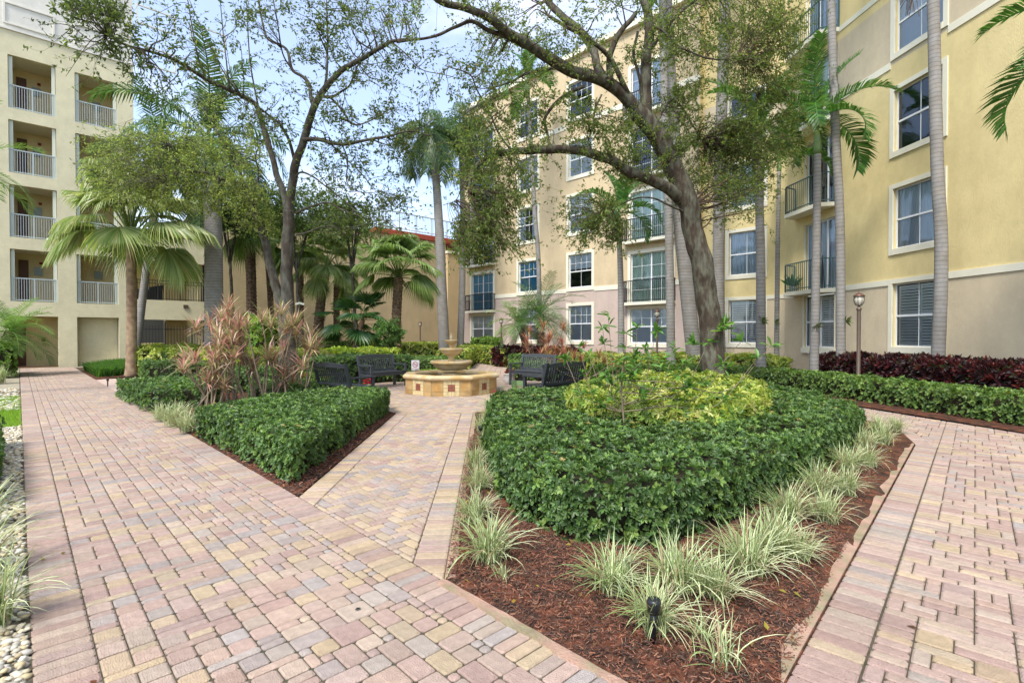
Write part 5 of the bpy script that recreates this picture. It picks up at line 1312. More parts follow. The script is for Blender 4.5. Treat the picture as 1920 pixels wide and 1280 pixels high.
kind('date_light',lambda i,e,d: frond_mesh(i+19,e,d,46,.26,.011,.3,.10,.25,[(.16,.27,.06),(.22,.34,.08),(.12,.21,.05)],.008),[(1.25,.9),(.9,1.3),(.5,1.5),(.1,1.4),(-.3,1.0)])
kind('fan',lambda i,e,d: fan_mesh(i,e,d,50,.50,.54,.5,[(.16,.24,.075),(.21,.29,.10),(.12,.19,.055)]),[(1.35,.4),(.95,.7),(.55,.9),(.1,1.1),(-.45,.9)])
kind('fan_yellow',lambda i,e,d: fan_mesh(i+5,e,d,52,.55,.54,.55,[(.22,.29,.10),(.28,.34,.14),(.17,.24,.075),(.36,.37,.19)]),[(1.35,.4),(.95,.7),(.55,1.0),(.1,1.2),(-.45,1.0)])
kind('fan_dark',lambda i,e,d: fan_mesh(i+30,e,d,26,.55,.5,.15,[(.035,.10,.03),(.05,.13,.035)],2.9),[(1.2,.5),(.8,.9),(.4,1.1),(.0,1.0)])
kind('drooping',lambda i,e,d: frond_mesh(i+40,e,d,50,.30,.016,.1,.10,1.3,[(.06,.12,.035),(.09,.15,.05),(.05,.09,.03)]),[(1.2,1.2),(.8,2.0),(.4,2.2),(-.1,1.9),(-.7,1.2)])
def palm(label, P, r0, r1, knd, nf, FL, tm=palm_grey, shaft=0, group=None, lo=0, hi=None, boots=False, cat='palm tree', az0=None, azs=None, xp=.9):
    P=[np.array(p,float) for p in P]; base=P[0].copy(); base[2]=0
    t=thing('palm_tree',label,cat,tuple(base),0,group)
    P[0]=base; S_=smooth_path(P,8); n=len(S_)
    # resample for ring relief
    L_=np.r_[0,np.cumsum(np.linalg.norm(np.diff(S_,axis=0),axis=1))]; k=max(12,int(L_[-1]/.09)); q=np.linspace(0,L_[-1],k)
    S_=np.stack([np.interp(q,L_,S_[:,i]) for i in range(3)],1); f=np.linspace(0,1,k)
    R_=r0+(r1-r0)*f+r0*.35*np.exp(-q/.25); R_=R_*(1+ (.03 if not boots else .14)*(np.arange(k)%2)*rng.uniform(.5,1,k))
    m=M(); m.tube(S_,R_,12 if not boots else 9); m.build('trunk',tm,t,smooth=not boots)
    top=S_[-1]; dirn=S_[-1]-S_[-3]; dirn/=np.linalg.norm(dirn)
    if boots:
        m=M(); nb=int(L_[-1]*26); qi=rng.uniform(.15,1,nb); 
        for x in qi:
            p=S_[int(x*(k-1))]; a=rng.uniform(0,2*pi); d=np.array([cos(a),sin(a),0]); rr=R_[int(x*(k-1))]
            b=p+d*rr*.85; m.add([b+np.array([-d[1],d[0],0])*.03,b-np.array([-d[1],d[0],0])*.03,b+d*.05+np.array([0,0,.09])],[(0,1,2)])
        m.build('leaf_bases',tm,t,kind='stuff')
    if shaft:
        m=M(); kk=np.linspace(0,1,8); m.tube([top+dirn*shaft*x for x in kk],[r1*(1.0+.45*sin(pi*min(1,x*1.2))*(1-x*.3)) *(1-.35*x) for x in kk],10); m.build('crownshaft',shaft_m,t,smooth=True); top=top+dirn*shaft*.93
    K=KINDS[knd]; hi=len(K) if hi is None else hi
    for i in range(nf):
        x=i/nf; v=lo+int((x**xp)*(hi-lo)); v=min(v,hi-1); o=link('frond',K[v],t); o.location=tuple(top-base)
        a=(azs[i] if azs is not None else i*2.39996+(az0 or 0))+rng.uniform(-.2,.2); s=FL*rng.uniform(.85,1.1); o.scale=(s,s,s); o.rotation_euler=(rng.normal(0,.12),rng.normal(0,.1),a)
    return t
G1='palms rising in front of the apartment wing'
def pp(*a): return [at(u,v,Y) for u,v,Y in a]
def upx(P): return P
palm('thick grey palm trunk nearest the right edge rising out of the red shrubs',pp((1757,668,13.2),(1765,480,13.2),(1757,300,13.3),(1750,0,13.5),(1746,-260,13.7)),.15,.125,'christmas',9,2.4,shaft=.9,group=G1)
palm('tall slim grey palm trunk left of the bronze lantern post',pp((1577,668,15.0),(1575,430,15.0),(1566,230,15.0),(1558,0,15.1),(1552,-230,15.2)),.125,.10,'christmas',8,2.3,shaft=.8,group=G1)
palm('palm with a full low feathery crown in front of the yellow wing balconies',pp((1526,668,15.2),(1531,440,15.2),(1533,290,15.2)),.125,.095,'christmas',11,2.3,shaft=1.1,group=G1,az0=.0)
palm('thin young palm with upright fronds between two thicker grey trunks',pp((1456,665,18.5),(1458,480,18.5),(1461,322,18.5)),.09,.065,'christmas',7,2.3,shaft=.4,group=G1,hi=3)
palm('smooth grey palm trunk right of the oak with its crown among oak leaves',pp((1427,688,15.8),(1426,480,15.8),(1421,290,15.8)),.15,.11,'christmas',9,2.2,shaft=.9,group=G1)
palm('ringed pale royal palm trunk passing behind the oak crown',pp((1350,650,21),(1347,560,21),(1350,300,21),(1358,60,21),(1362,-140,21)),.24,.2,'royal',8,3.2,shaft=1.6,group=G1)
palm('broad pale trunk immediately left of the oak trunk',pp((1306,655,18.4),(1290,560,18.4),(1277,430,18.4),(1266,300,18.4),(1250,40,18.4),(1245,-200,18.4)),.27,.2,'royal',8,3.2,shaft=1.4,group=G1)
palm('grey palm trunk in front of the tan wing balcony doors',pp((1259,665,17.8),(1256,520,17.8),(1253,380,17.8),(1246,180,17.8),(1240,-60,17.8)),.15,.12,'christmas',8,2.4,shaft=.9,group=G1)
palm('grey palm whose small bright crown droops beside the second floor doors',pp((1165,668,18.8),(1164,540,18.8),(1161,440,18.8)),.13,.095,'christmas',10,2.0,shaft=.8,group=G1)
palm('slender pale palm trunk rising beside the second window column',pp((1012,655,27),(1010,500,27),(1003,400,27),(996,280,27),(990,180,27)),.13,.10,'christmas',8,2.4,shaft=.8,group=G1)
palm('stout pale trunk with shaggy hanging crown behind the fountain',pp((834,655,29.5),(829,560,29.5),(824,440,29.5),(817,330,29.5),(808,265,29.5)),.33,.2,'drooping',16,3.2,lo=1,shaft=.6,group='palms by the garage wall')
palm('slim pale trunk just right of the stout one behind the fountain',pp((862,655,31),(866,560,31),(868,440,31),(866,330,31),(862,250,31)),.22,.13,'drooping',12,2.6,lo=1,shaft=.6,group='palms by the garage wall')
palm('large feather palm with a very thick ringed grey trunk by the walkway block',pp((401,668,20.5),(401,560,20.5),(400,440,20.5),(396,360,20.5),(393,315,20.5)),.345,.30,'royal',15,4.1,shaft=1.3,group='palms by the tower')
palm('fan palm with a tan ringed trunk and yellow tipped crown in front of the tower',pp((246,688,18.6),(247,560,18.6),(245,445,18.6)),.17,.15,'fan_yellow',36,2.85,hi=4,xp=1.7,tm=palm_tan,group='palms by the tower',lo=0)
palm('feather palm crown above the fan palm against the tower edge',pp((252,670,23),(275,500,23),(300,330,23)),.15,.15,'royal',12,3.6,shaft=.6,group='palms by the tower')
palm('brown trunked fan palm left of the leaning grey oak',pp((473,640,27),(471,520,27),(468,430,27)),.26,.22,'fan',16,2.3,tm=palm_brown,boots=True,group='fan palms before the garage wall')
palm('thin dark fan palm partly hidden by the leaning grey oak',pp((512,640,28),(506,540,28),(498,440,28)),.15,.14,'fan',14,2.1,tm=palm_brown,boots=True,group='fan palms before the garage wall')
palm('dark fan palm just right of the left oak trunk',pp((563,640,27),(563,540,27),(565,470,27)),.17,.16,'fan',14,2.1,tm=palm_brown,boots=True,group='fan palms before the garage wall')
palm('leaning brown fan palm with yellowing lower fan leaves',pp((592,640,25.5),(600,580,25.5),(611,505,25.5)),.24,.2,'fan_yellow',17,2.1,tm=palm_brown,boots=True,group='fan palms before the garage wall')
palm('straight dark fan palm right of the leaning one',pp((633,655,28),(631,580,28),(633,500,28)),.17,.16,'fan',13,2.0,tm=palm_brown,boots=True,group='fan palms before the garage wall')
palm('wide crowned fan palm above the round clipped tree',pp((742,655,24.5),(743,600,24.5),(747,520,24.5)),.23,.21,'fan',28,2.45,hi=4,xp=1.5,tm=palm_brown,boots=True,group='fan palms before the garage wall')
palm('low dark fan palm with two short trunks near the wall lantern',pp((650,672,25),(656,640,25),(664,615,25)),.14,.14,'fan_dark',12,2.1,tm=palm_brown,boots=True,group='fan palms before the garage wall')
palm('second stem of the low dark fan palm leaning to the right',pp((655,672,24.6),(668,640,24.6),(680,600,24.6)),.11,.11,'fan_dark',10,1.7,tm=palm_brown,boots=True,group='fan palms before the garage wall')
palm('small date palm with arching grey green fronds before the pink wall',pp((1016,668,24),(1014,620,24),(1013,590,24)),.13,.19,'date',26,2.3,tm=palm_brown,boots=True,group='small date palms')
palm('leaning small date palm left of its upright neighbour',pp((992,668,24.5),(982,635,24.5),(974,610,24.5)),.11,.17,'date_light',20,1.9,tm=palm_brown,boots=True,group='small date palms')
palm('small date palm leaning in at the left edge before the tower',pp((-8,700,19.0),(2,660,19.0),(20,622,19.0)),.13,.16,'date_light',26,1.8,tm=palm_brown,boots=True,group='small date palms')
palm('palm outside the left edge with fronds hanging in above the balcony',[np.array((-13.6,12.4,0)),np.array((-13.5,12.4,2.5)),np.array((-13.1,12.4,5.6))],.14,.11,'date_light',12,1.7,tm=palm_grey,group='palms by the tower')
palm('palm outside the right edge whose drooping fronds hang into the upper corner',[np.array((10.35,8.4,0)),np.array((10.35,8.4,3.5)),np.array((10.15,8.4,6.0))],.13,.1,'christmas',9,2.3,shaft=.6,group=G1,lo=1)
# staghorn-like plants tied to the trunks
for u,v,Y,lab in [(1428,600,15.65,'small bromeliad tied to the grey palm trunk right of the oak'),(1452,604,18.4,'small bromeliad tied to the thin young palm'),(1530,610,15.1,'bromeliad tied to the palm before the ground floor shutters'),(1584,602,14.9,'small fern tied to the slim palm by the lantern post')]:
    p=at(u,v,Y); m=M(); n=16; d=np.c_[rng.normal(0,.6,n)+.3,rng.normal(-.6,.4,n),rng.normal(.1,.6,n)]; T=np.array([(0,0,0),(.5,.12,.03),(1,0,-.15),(.5,-.12,.03)])
    m.inst(T,np.array([[0,1,2,3]]),np.zeros((n,3))+np.array([0,0,0]),frames_dir(d),rng.uniform(.1,.24,n),cols_mix([(.08,.16,.03),(.14,.2,.05),(.1,.07,.04)],n)); o=m.build('epiphyte_plant',leaf_m); o.location=tuple(p+np.array([0,-.02,0])); tag(o,lab,'plant','epiphytes tied to trunks')

# ------------------------------------------------------------------ broadleaf trees
LT=np.array([(0,0,0),(.5,.21,.07),(1,0,-.03),(.5,-.21,.07)]); LFq=np.array([[0,1,2,3]])
def tree(label, cat, limbs, clusters, pal, leaf, bark=bark_m, perl=14, name='oak_tree', mw=None, lm=None):
    """limbs: [(points, r0, r1)] first is the trunk; clusters: [(center(3), radius, twigs)]"""
    base=np.array(limbs[0][0][0],float).copy(); base[2]=0
    t=thing(name,label,cat,tuple(base)); S_all=[]
    for i,(P,r0,r1) in enumerate(limbs):
        P=[np.array(p,float) for p in P]
        if i==0: P[0]=base.copy()
        S_=smooth_path(P,6 if i else 10); n=len(S_); f=np.linspace(0,1,n); w=np.stack([nzs(S_[:,2]*2+i,S_[:,0]*2,1.5),nzs(S_[:,2]*2,S_[:,1]*2+i,1.5),nzs(S_[:,0]*2,S_[:,2]*2+i,1.3)],1)
        S_=S_+w*min(.03,r0*.25)*np.minimum(1,np.minimum(f,1-f)*6+.0)[:,None]
        R_=(r0+(r1-r0)*f)*(1+.05*nzs(f*18,f*7+i,1))
        if i==0: R_=R_+r0*.35*np.exp(-f*14)
        m=M(); m.tube(S_,R_,14 if r0>.1 else 8 if r0>.03 else 5)
        m.build('trunk' if i==0 else 'limb',bark,t,smooth=True)
        S_all.append(np.c_[S_,R_])
    S_all=np.concatenate(S_all)
    tw=M(); lloc=[];ldir=[];lsz=[]
    for c,r,nt_ in clusters:
        c=np.array(c,float); d=np.linalg.norm((S_all[:,:3]-c)*np.array([1,1,1.0]),axis=1); i=int(np.argmin(d)); p=S_all[i,:3]; dist=d[i]
        if dist>.12:
            mid=(p+c)/2+rng.normal(0,.1*dist,3)+np.array([0,0,.06*dist]); B=smooth_path([p,p*.55+mid*.45+rng.normal(0,.05*dist,3),mid,c],4)
            tw.tube(B,np.linspace(min(S_all[i,3]*.8,.006+.012*dist),.0035,len(B)),5)
        else: B=np.array([p,c])
        for k in range(nt_):
            s=B[rng.integers(len(B)//2,len(B))]; e=c+rng.normal(0,1,3)*r*np.array([.62,.62,.5]); L_=np.linalg.norm(e-s)+1e-6
            mid=(s+e)/2+rng.normal(0,.12*L_,3); Q=np.array([s,mid,e]); 
            q=smooth_path(Q,3); tw.tube(q,np.linspace(.0032,.0014,len(q)),3,cap=False)
            nl=max(3,int(perl*rng.uniform(.5,1.5))); x=rng.uniform(.25,1.02,nl)*(len(q)-1); i0=np.minimum(x.astype(int),len(q)-2); fr=(x-i0)[:,None]; lp=q[i0]*(1-fr)+q[i0+1]*fr
            dd=(e-s)/L_; lloc.append(lp+rng.normal(0,.025,(nl,3))); ldir.append(dd*.5+rng.normal(0,.7,(nl,3))+np.array([0,0,-.2])); lsz.append(leaf*rng.uniform(.6,1.2,nl))
    tw.build('twigs',bark if bark is not bark_m else twig_m,t)
    lloc=np.concatenate(lloc); m=M(); n=len(lloc); c=cols_mix(pal,n,mw,.25)
    m.inst(LT,LFq,lloc,frames_dir(np.concatenate(ldir)),np.concatenate(lsz),c); m.build('leaves',lm or leaf_m,t); return t
OAK=[(.13,.18,.05),(.17,.22,.065),(.085,.125,.04),(.23,.27,.08),(.30,.24,.08)]; OW=[5,5,4,2,.6]
def boxcl(u0,v0,u1,v1,Y0,Y1,n,r,tw): 
    return [(at(rng.uniform(u0,u1),rng.uniform(v0,v1),rng.uniform(Y0,Y1)),1.25*r*rng.uniform(.7,1.3),max(1,int(tw*rng.uniform(.6,1.4)))) for _ in range(n)]
def L(pts,r0,r1): return ([at(u,v,Y) for u,v,Y in pts],r0,r1)
YT=12.0
oak=[L([(1342,748,YT),(1340,715,YT),(1332,610,YT),(1318,510,YT-.05),(1300,430,YT-.1),(1280,350,YT-.2),(1250,290,YT-.3),(1222,240,YT-.4),(1190,205,YT-.5)],.27,.20),
 L([(1195,208,11.5),(1160,170,11.3),(1120,147,11.1),(1060,128,10.8),(1028,110,10.6),(990,85,10.4),(955,62,10.2),(925,40,10.0),(883,20,9.8),(833,7,9.6),(795,-20,9.3)],.15,.045),
 L([(985,88,10.4),(950,70,10.3),(917,58,10.1),(886,40,10.0),(853,52,9.9),(816,67,9.8),(775,74,9.7),(745,80,9.6)],.055,.016),
 L([(1212,225,11.6),(1210,190,11.6),(1210,150,11.6),(1214,100,11.7),(1217,50,11.8),(1210,5,11.9),(1190,-50,12)],.14,.09),
 L([(1188,205,11.5),(1172,165,11.2),(1150,120,11.0),(1128,92,10.8),(1095,68,10.6),(1060,50,10.4),(1028,30,10.3)],.06,.03),
 L([(1135,152,11.1),(1122,130,11.2),(1114,98,11.4),(1090,62,11.6),(1060,35,11.8),(1030,5,12.0),(1005,-30,12.2)],.10,.07),
 L([(1276,375,11.8),(1255,355,11.6),(1225,340,11.4),(1190,325,11.1),(1150,303,10.9),(1095,285,10.6),(1050,278,10.4),(1000,283,10.2),(960,284,10.0),(930,290,9.9),(900,305,9.8),(884,328,9.7),(879,360,9.7)],.135,.03),
 L([(1095,162,11.0),(1072,172,10.9),(1045,190,10.7),(1022,222,10.6),(1026,250,10.5),(1030,275,10.4)],.04,.025),
 L([(1128,178,11.1),(1116,205,11.0),(1112,235,10.9),(1103,265,10.8),(1108,278,10.8)],.022,.012),
 L([(1145,155,11.1),(1142,110,11.0),(1160,65,11.0),(1185,35,11.1),(1192,25,11.2)],.07,.045),
 L([(1214,60,11.8),(1225,52,11.7),(1245,60,11.5),(1262,80,11.4),(1290,95,11.3),(1330,110,11.3),(1390,110,11.4)],.04,.012),
 L([(1225,245,11.6),(1245,205,11.9),(1262,188,12.1),(1285,210,12.3),(1305,245,12.4),(1320,262,12.6)],.03,.014),
 L([(1058,128,10.8),(1030,130,10.6),(990,138,10.5),(955,155,10.4),(925,165,10.3)],.035,.012),
 L([(1290,400,11.9),(1255,385,11.4),(1225,372,11.2),(1190,372,11.1),(1150,390,11.0)],.03,.012),
 L([(960,284,10.0),(935,250,9.9),(915,205,9.8),(895,170,9.6),(880,140,9.5),(840,125,9.4)],.022,.010),
 L([(1214,100,11.7),(1260,40,12.2),(1320,-10,12.6),(1400,-40,13)],.05,.02),
 L([(1205,175,11.6),(1195,130,11.5),(1188,100,11.4),(1196,60,11.4)],.035,.03),
 L([(885,330,9.7),(865,355,9.6),(855,375,9.5),(830,385,9.5)],.014,.006)]
cl=[]
cl+=boxcl(860,150,1020,280,9.4,10.8,34,.34,8)+boxcl(860,300,990,480,9.3,10.4,48,.32,9)+boxcl(870,400,985,500,9.4,10.3,18,.26,8)
cl+=boxcl(1050,380,1180,470,10.4,11.2,26,.30,9)+boxcl(1130,220,1240,340,10.8,12,26,.34,8)+boxcl(1000,180,1150,300,10.2,11.2,28,.32,7)
cl+=boxcl(1235,30,1500,340,11.3,13.5,130,.42,11)+boxcl(1250,250,1450,410,11.6,13.5,46,.36,9)+boxcl(1380,120,1450,400,11,13,24,.34,8)
cl+=boxcl(900,-40,1210,130,9.4,12,58,.38,7)+boxcl(1210,-60,1500,110,11,13.5,50,.42,9)+boxcl(700,-60,920,60,8.8,10.2,16,.36,5)+boxcl(1400,-20,1540,110,11,13,22,.36,7)
cl+=boxcl(820,110,960,190,9.2,10.3,10,.3,5)
tree('large oak leaning left with a thick lichen spotted trunk in the island bed','tree',oak,cl,OAK,.074,perl=18,mw=OW,lm=leaf_matte)
# left oak
Y2=12.2
lo_=[L([(545,760,Y2),(544,700,Y2),(541,600,Y2),(538,520,Y2),(540,440,Y2),(541,395,Y2)],.165,.125),
 L([(541,405,Y2),(545,370,Y2),(550,330,Y2-.1),(561,289,Y2-.2),(576,240,Y2-.3),(590,202,Y2-.5),(605,172,Y2-.6),(624,151,Y2-.7),(648,128,Y2-.9),(675,111,Y2-1),(708,94,Y2-1.2),(735,79,Y2-1.3),(765,73,Y2-1.4)],.11,.028),
 L([(541,405,Y2),(532,365,Y2+.1),(517,319,Y2+.2),(497,247,Y2+.2),(484,205,Y2+.1),(470,188,Y2),(437,171,Y2-.4),(386,148,Y2-.9),(336,118,Y2-1.4),(279,97,Y2-1.9),(235,84,Y2-2.3),(201,67,Y2-2.6)],.085,.015),
 L([(552,300,Y2-.1),(542,262,Y2-.3),(525,235,Y2-.5),(505,218,Y2-.6),(480,198,Y2-.8),(455,185,Y2-1)],.04,.015),
 L([(590,205,Y2-.5),(583,185,Y2-.4),(580,160,Y2-.3),(567,144,Y2-.3),(548,130,Y2-.3),(538,95,Y2-.2),(520,82,Y2-.2),(500,70,Y2-.2),(490,34,Y2-.1),(484,-10,Y2)],.045,.018),
 L([(548,132,Y2-.3),(530,100,Y2-.4),(520,40,Y2-.4),(508,-20,Y2-.4)],.02,.012),
 L([(608,170,Y2-.6),(613,130,Y2-.5),(614,67,Y2-.4),(612,-5,Y2-.3)],.035,.014),
 L([(570,262,Y2-.3),(600,262,Y2-.5),(640,270,Y2-.8),(681,264,Y2-1),(725,256,Y2-1.2),(769,246,Y2-1.4),(805,254,Y2-1.5)],.055,.012),
 L([(602,182,Y2-.6),(624,181,Y2-.7),(640,172,Y2-.6),(655,161,Y2-.5),(664,140,Y2-.4),(672,120,Y2-.3)],.03,.018),
 L([(620,183,Y2-.7),(640,205,Y2-.8),(655,228,Y2-.8),(668,234,Y2-.9),(690,228,Y2-1),(714,215,Y2-1.1)],.028,.01),
 L([(547,350,Y2),(560,325,Y2-.2),(585,330,Y2-.4),(614,352,Y2-.6),(640,372,Y2-.8),(672,400,Y2-1)],.028,.01),
 L([(556,400,Y2),(570,392,Y2-.2),(592,384,Y2-.4),(615,380,Y2-.5),(645,395,Y2-.8),(690,410,Y2-1.1)],.032,.01),
 L([(640,268,Y2-.8),(652,300,Y2-.8),(650,340,Y2-.8),(668,358,Y2-.9),(702,362,Y2-1)],.018,.007),
 L([(614,264,Y2-.6),(640,290,Y2-.7),(668,316,Y2-.8),(690,340,Y2-.9),(705,358,Y2-1)],.018,.007),
 L([(556,440,Y2),(575,436,Y2-.2),(610,424,Y2-.5),(645,428,Y2-.8),(690,420,Y2-1)],.024,.008),
 L([(386,148,Y2-.9),(372,110,Y2-1),(362,60,Y2-1),(350,-10,Y2-1)],.02,.01),L([(430,168,Y2-.5),(425,120,Y2-.6),(418,60,Y2-.6),(412,-10,Y2-.6)],.018,.009),
 L([(490,225,Y2+.1),(474,150,Y2),(466,80,Y2),(462,0,Y2)],.022,.01),L([(445,172,Y2-.4),(410,120,Y2-.5),(385,70,Y2-.5),(355,0,Y2-.5)],.016,.008),
 L([(735,79,Y2-1.3),(760,100,Y2-1.4),(790,130,Y2-1.5),(830,140,Y2-1.6),(870,150,Y2-1.7)],.014,.006)]
cl=[]
cl+=boxcl(440,10,760,250,10.4,12.6,92,.36,5)+boxcl(560,40,640,110,11,12,10,.28,7)+boxcl(120,-30,250,95,8.6,9.8,20,.24,9)+boxcl(50,0,260,150,8.9,10.2,16,.25,4)+boxcl(240,20,460,160,9.8,11.6,34,.32,4)+boxcl(250,110,420,230,10,11.6,12,.3,4)
cl+=boxcl(560,260,780,420,10.8,12.2,56,.34,6)+boxcl(600,380,760,440,11,12,16,.3,7)+boxcl(600,200,820,280,10.6,12,24,.3,5)+boxcl(720,80,880,220,10.3,11.4,16,.3,4)+boxcl(480,-40,800,20,10.6,12,16,.36,5)
tree('bare branched young oak on the left with sparse dark leaves against the sky','tree',lo_,cl,[(.08,.11,.035),(.11,.15,.045),(.06,.085,.03),(.16,.19,.06)],.085,bark=bark_l,perl=12,lm=leaf_matte)
# leaning grey oak behind it
Y3=14.5
l3=[L([(535,735,Y3),(533,650,Y3),(527,577,Y3),(514,525,Y3),(502,478,Y3),(490,425,Y3),(470,380,Y3-.1),(455,345,Y3-.2)],.14,.095),
 L([(458,350,Y3-.2),(440,340,Y3-.4),(418,335,Y3-.6),(386,324,Y3-.8),(350,322,Y3-1),(310,330,Y3-1.2)],.06,.012),
 L([(457,350,Y3-.2),(445,310,Y3),(425,275,Y3+.2),(403,242,Y3+.3),(385,210,Y3+.3),(369,175,Y3+.3)],.05,.015),
 L([(470,380,Y3-.1),(485,330,Y3-.4),(480,290,Y3-.6),(500,250,Y3-.8)],.03,.01),
 L([(420,270,Y3+.2),(390,262,Y3),(355,262,Y3-.2),(320,275,Y3-.4)],.02,.008)]
cl=boxcl(200,250,490,390,13.2,15.6,120,.42,10)+boxcl(150,260,300,380,12.8,14.5,24,.36,8)+boxcl(340,180,500,300,13.5,15.3,26,.38,5)+boxcl(380,360,520,430,13.6,15,22,.34,7)
tree('leaning grey oak with a fine pale green crown behind the left oak','tree',l3,cl,[(.20,.25,.075),(.26,.31,.10),(.15,.19,.055),(.32,.34,.12)],.085,bark=bark_l,perl=15,lm=leaf_matte)
# background trees over the garage wall
def bgtree(label,u,v,Y,ru,rv,n,pal,base_v=655,leaf=.13,tr=.11):
    c=at(u,v,Y); rr=ru*Y/F; rz=rv*Y/F
    tr_=[([np.array((c[0]+.3,Y,0)),np.array((c[0]+.1,Y,c[2]*.4)),c*np.array([1,1,.75])],tr,tr*.5)]
    for k in range(7):
        a=rng.uniform(0,2*pi); tr_.append(([c*np.array([1,1,.62]),c+np.array([cos(a)*rr*.3,sin(a)*rr*.3,-rz*.1]),c+np.array([cos(a)*rr*.7,sin(a)*rr*.5,rz*.35])],tr*.35,.02))
    cls=[]
    while len(cls)<n:
        q=rng.uniform(-1,1,3)
        if q@q<1: cls.append((c+q*np.array([rr,rr*.6,rz]),.75*rng.uniform(.7,1.3),8))
    tree(label,'tree',tr_,cls,pal,leaf,name='background_tree',perl=13,lm=leaf_matte)
BG=[(.11,.18,.05),(.16,.23,.06),(.08,.13,.04),(.22,.29,.08)]
bgtree('full light green tree crown above the fan palms at left centre',555,400,23.5,105,60,120,BG)
bgtree('green tree crown low behind the left oak branches',660,410,24.5,60,42,60,BG)
bgtree('dense dark green tree behind the leaning grey oak',430,385,25,70,60,80,[(.04,.08,.025),(.06,.11,.03),(.03,.055,.02)])
bgtree('green tree seen through the open walkway behind the railings',275,560,47,55,80,50,[(.05,.10,.03),(.09,.16,.04)],leaf=.3)

# round clipped tree
c=at(730,622,22.5); tb=[([np.array((c[0]+.1,22.5,0)),np.array((c[0]+.12,22.5,.7)),np.array((c[0]+.05,22.5,1.2))],.06,.05)]+[([np.array((c[0]+.05,22.5,1.0)),c+np.array([dx,0,-.1]),c+np.array([dx*1.8,0,.3])],.03,.012) for dx in(-.3,0,.3)]
cls=[]
while len(cls)<70:
    q=rng.uniform(-1,1,3)
    if .25<q@q<1: cls.append((c+q*np.array([.66,.6,.62]),.16,6))
tree('small round headed clipped tree before the garage wall','tree',tb,cls,[(.06,.13,.03),(.10,.20,.04),(.16,.28,.06)],.11,name='topiary_tree',perl=11)

# pink and green strap leaved plants
STRAP=np.array([(0,-.5,0),(0,.5,0),(.45,.5,.08),(.45,-.5,.08),(1,0,-.03)])
def ti_plant(label,stems,pal,L_=.45,w=.023,nl=46,up=.45,name='ti_plant',group=None):
    base=np.array(stems[0][0],float).copy(); t=thing(name,label,'plant',tuple(base*np.array([1,1,0])),0,group)
    m=M(); lv=M()
    for st in stems:
        P=smooth_path([np.array(p,float) for p in st],4); m.tube(P,np.linspace(.018,.012,len(P)),6)
        n=nl; d=np.c_[rng.normal(0,1,(n,2)),np.zeros(n)]; d/=np.linalg.norm(d,axis=1)[:,None]; d[:,2]=rng.uniform(-.5,1.9,n)
        T=STRAP*np.array([1,w/L_,1]); c=cols_mix(pal,n,None,.2)
        # root leaves facing up: x along d, keep z roughly up
        dn=d/np.linalg.norm(d,axis=1)[:,None]; yv=np.cross(np.array([[0,0,1.]]),dn); yv/=np.linalg.norm(yv,axis=1)[:,None]; R=np.stack([dn,yv,np.cross(dn,yv)],2)
        loc=P[-1]+np.array([0,0,1])*rng.uniform(-.10,.03,n)[:,None]; s=L_*rng.uniform(.6,1.15,n)
        lv.inst(T[:4],np.array([[0,1,2,3]]),loc,R,s,c); lv.inst(T[[3,2,4]],np.array([[0,1,2]]),loc,R,s,c*1.08)
    m.build('stems',stem_m,t,smooth=True); lv.build('leaves',leaf_pink,t); return t
PK=[(.48,.22,.18),(.56,.34,.26),(.36,.30,.13),(.60,.45,.32),(.27,.30,.10),(.60,.50,.32),(.42,.16,.14)]
PG=[(.42,.36,.16),(.54,.45,.27),(.30,.32,.11),(.45,.24,.18)]
def ti_at(u,v,Y,n,spread=.35,hv=.3): 
    c=at(u,v,Y); out=[]
    for k in range(n):
        tp=c+np.array([rng.normal(0,spread),rng.normal(0,spread*.6),rng.normal(0,hv)]); tp[2]=max(.4,tp[2]); b=np.array([c[0]+rng.normal(0,.15),Y+rng.normal(0,.15),0]); out.append([b,(b+tp)/2+rng.normal(0,.04,3),tp])
    return out
GT='pink leaved spiky plants of the left bed'
ti_plant('spiky pink leaved plant with its heads over the short hedge',ti_at(385,668,9.6,9,.33,.22),PK,.42,group=GT)
ti_plant('tall cream and green striped spiky plant above the lime shrub side',ti_at(425,615,10.2,8,.3,.22),PG+PK[:2],.45,group=GT)
ti_plant('rosy spiky plant in the middle of the clump',ti_at(455,650,9.9,9,.33,.25),PK,.42,group=GT)
ti_plant('bronze spiky plant low in front of the oak foot',ti_at(500,650,10.2,8,.33,.3),PK,.42,group=GT)
ti_plant('green and cream spiky heads standing before the oak trunk',ti_at(525,605,10.6,6,.3,.15),PG,.48,group=GT)
ti_plant('spiky plant fanning right of the oak trunk',ti_at(565,640,10.8,5,.25,.2),PG+PK[:1],.48,group=GT)
ti_plant('low pink spiky plant at the left end of the clump',ti_at(370,708,9.3,5,.25,.12),PK,.36,group=GT)
ti_plant('thin spiky plant at the foot of the oak by the clipped hedge',ti_at(545,705,10.6,4,.18,.12),PK[2:],.32,group=GT)
GT2='orange pink spiky plants before the pink wall'
ti_plant('orange pink spiky plant beside the date palm trunk',ti_at(1020,640,19.8,8,.4,.4),[(.5,.22,.13),(.45,.3,.1),(.4,.12,.12)],.5,group=GT2)
ti_plant('low coral spiky plants behind the right benches',ti_at(1050,662,18.5,9,.55,.15),[(.45,.2,.12),(.45,.3,.1),(.35,.1,.1)],.4,group=GT2)
ti_plant('orange tinted spiky plants left of the leggy shrub',ti_at(1095,675,16.5,10,.5,.15),[(.45,.24,.12),(.35,.3,.08),(.45,.15,.1)],.4,group=GT2)
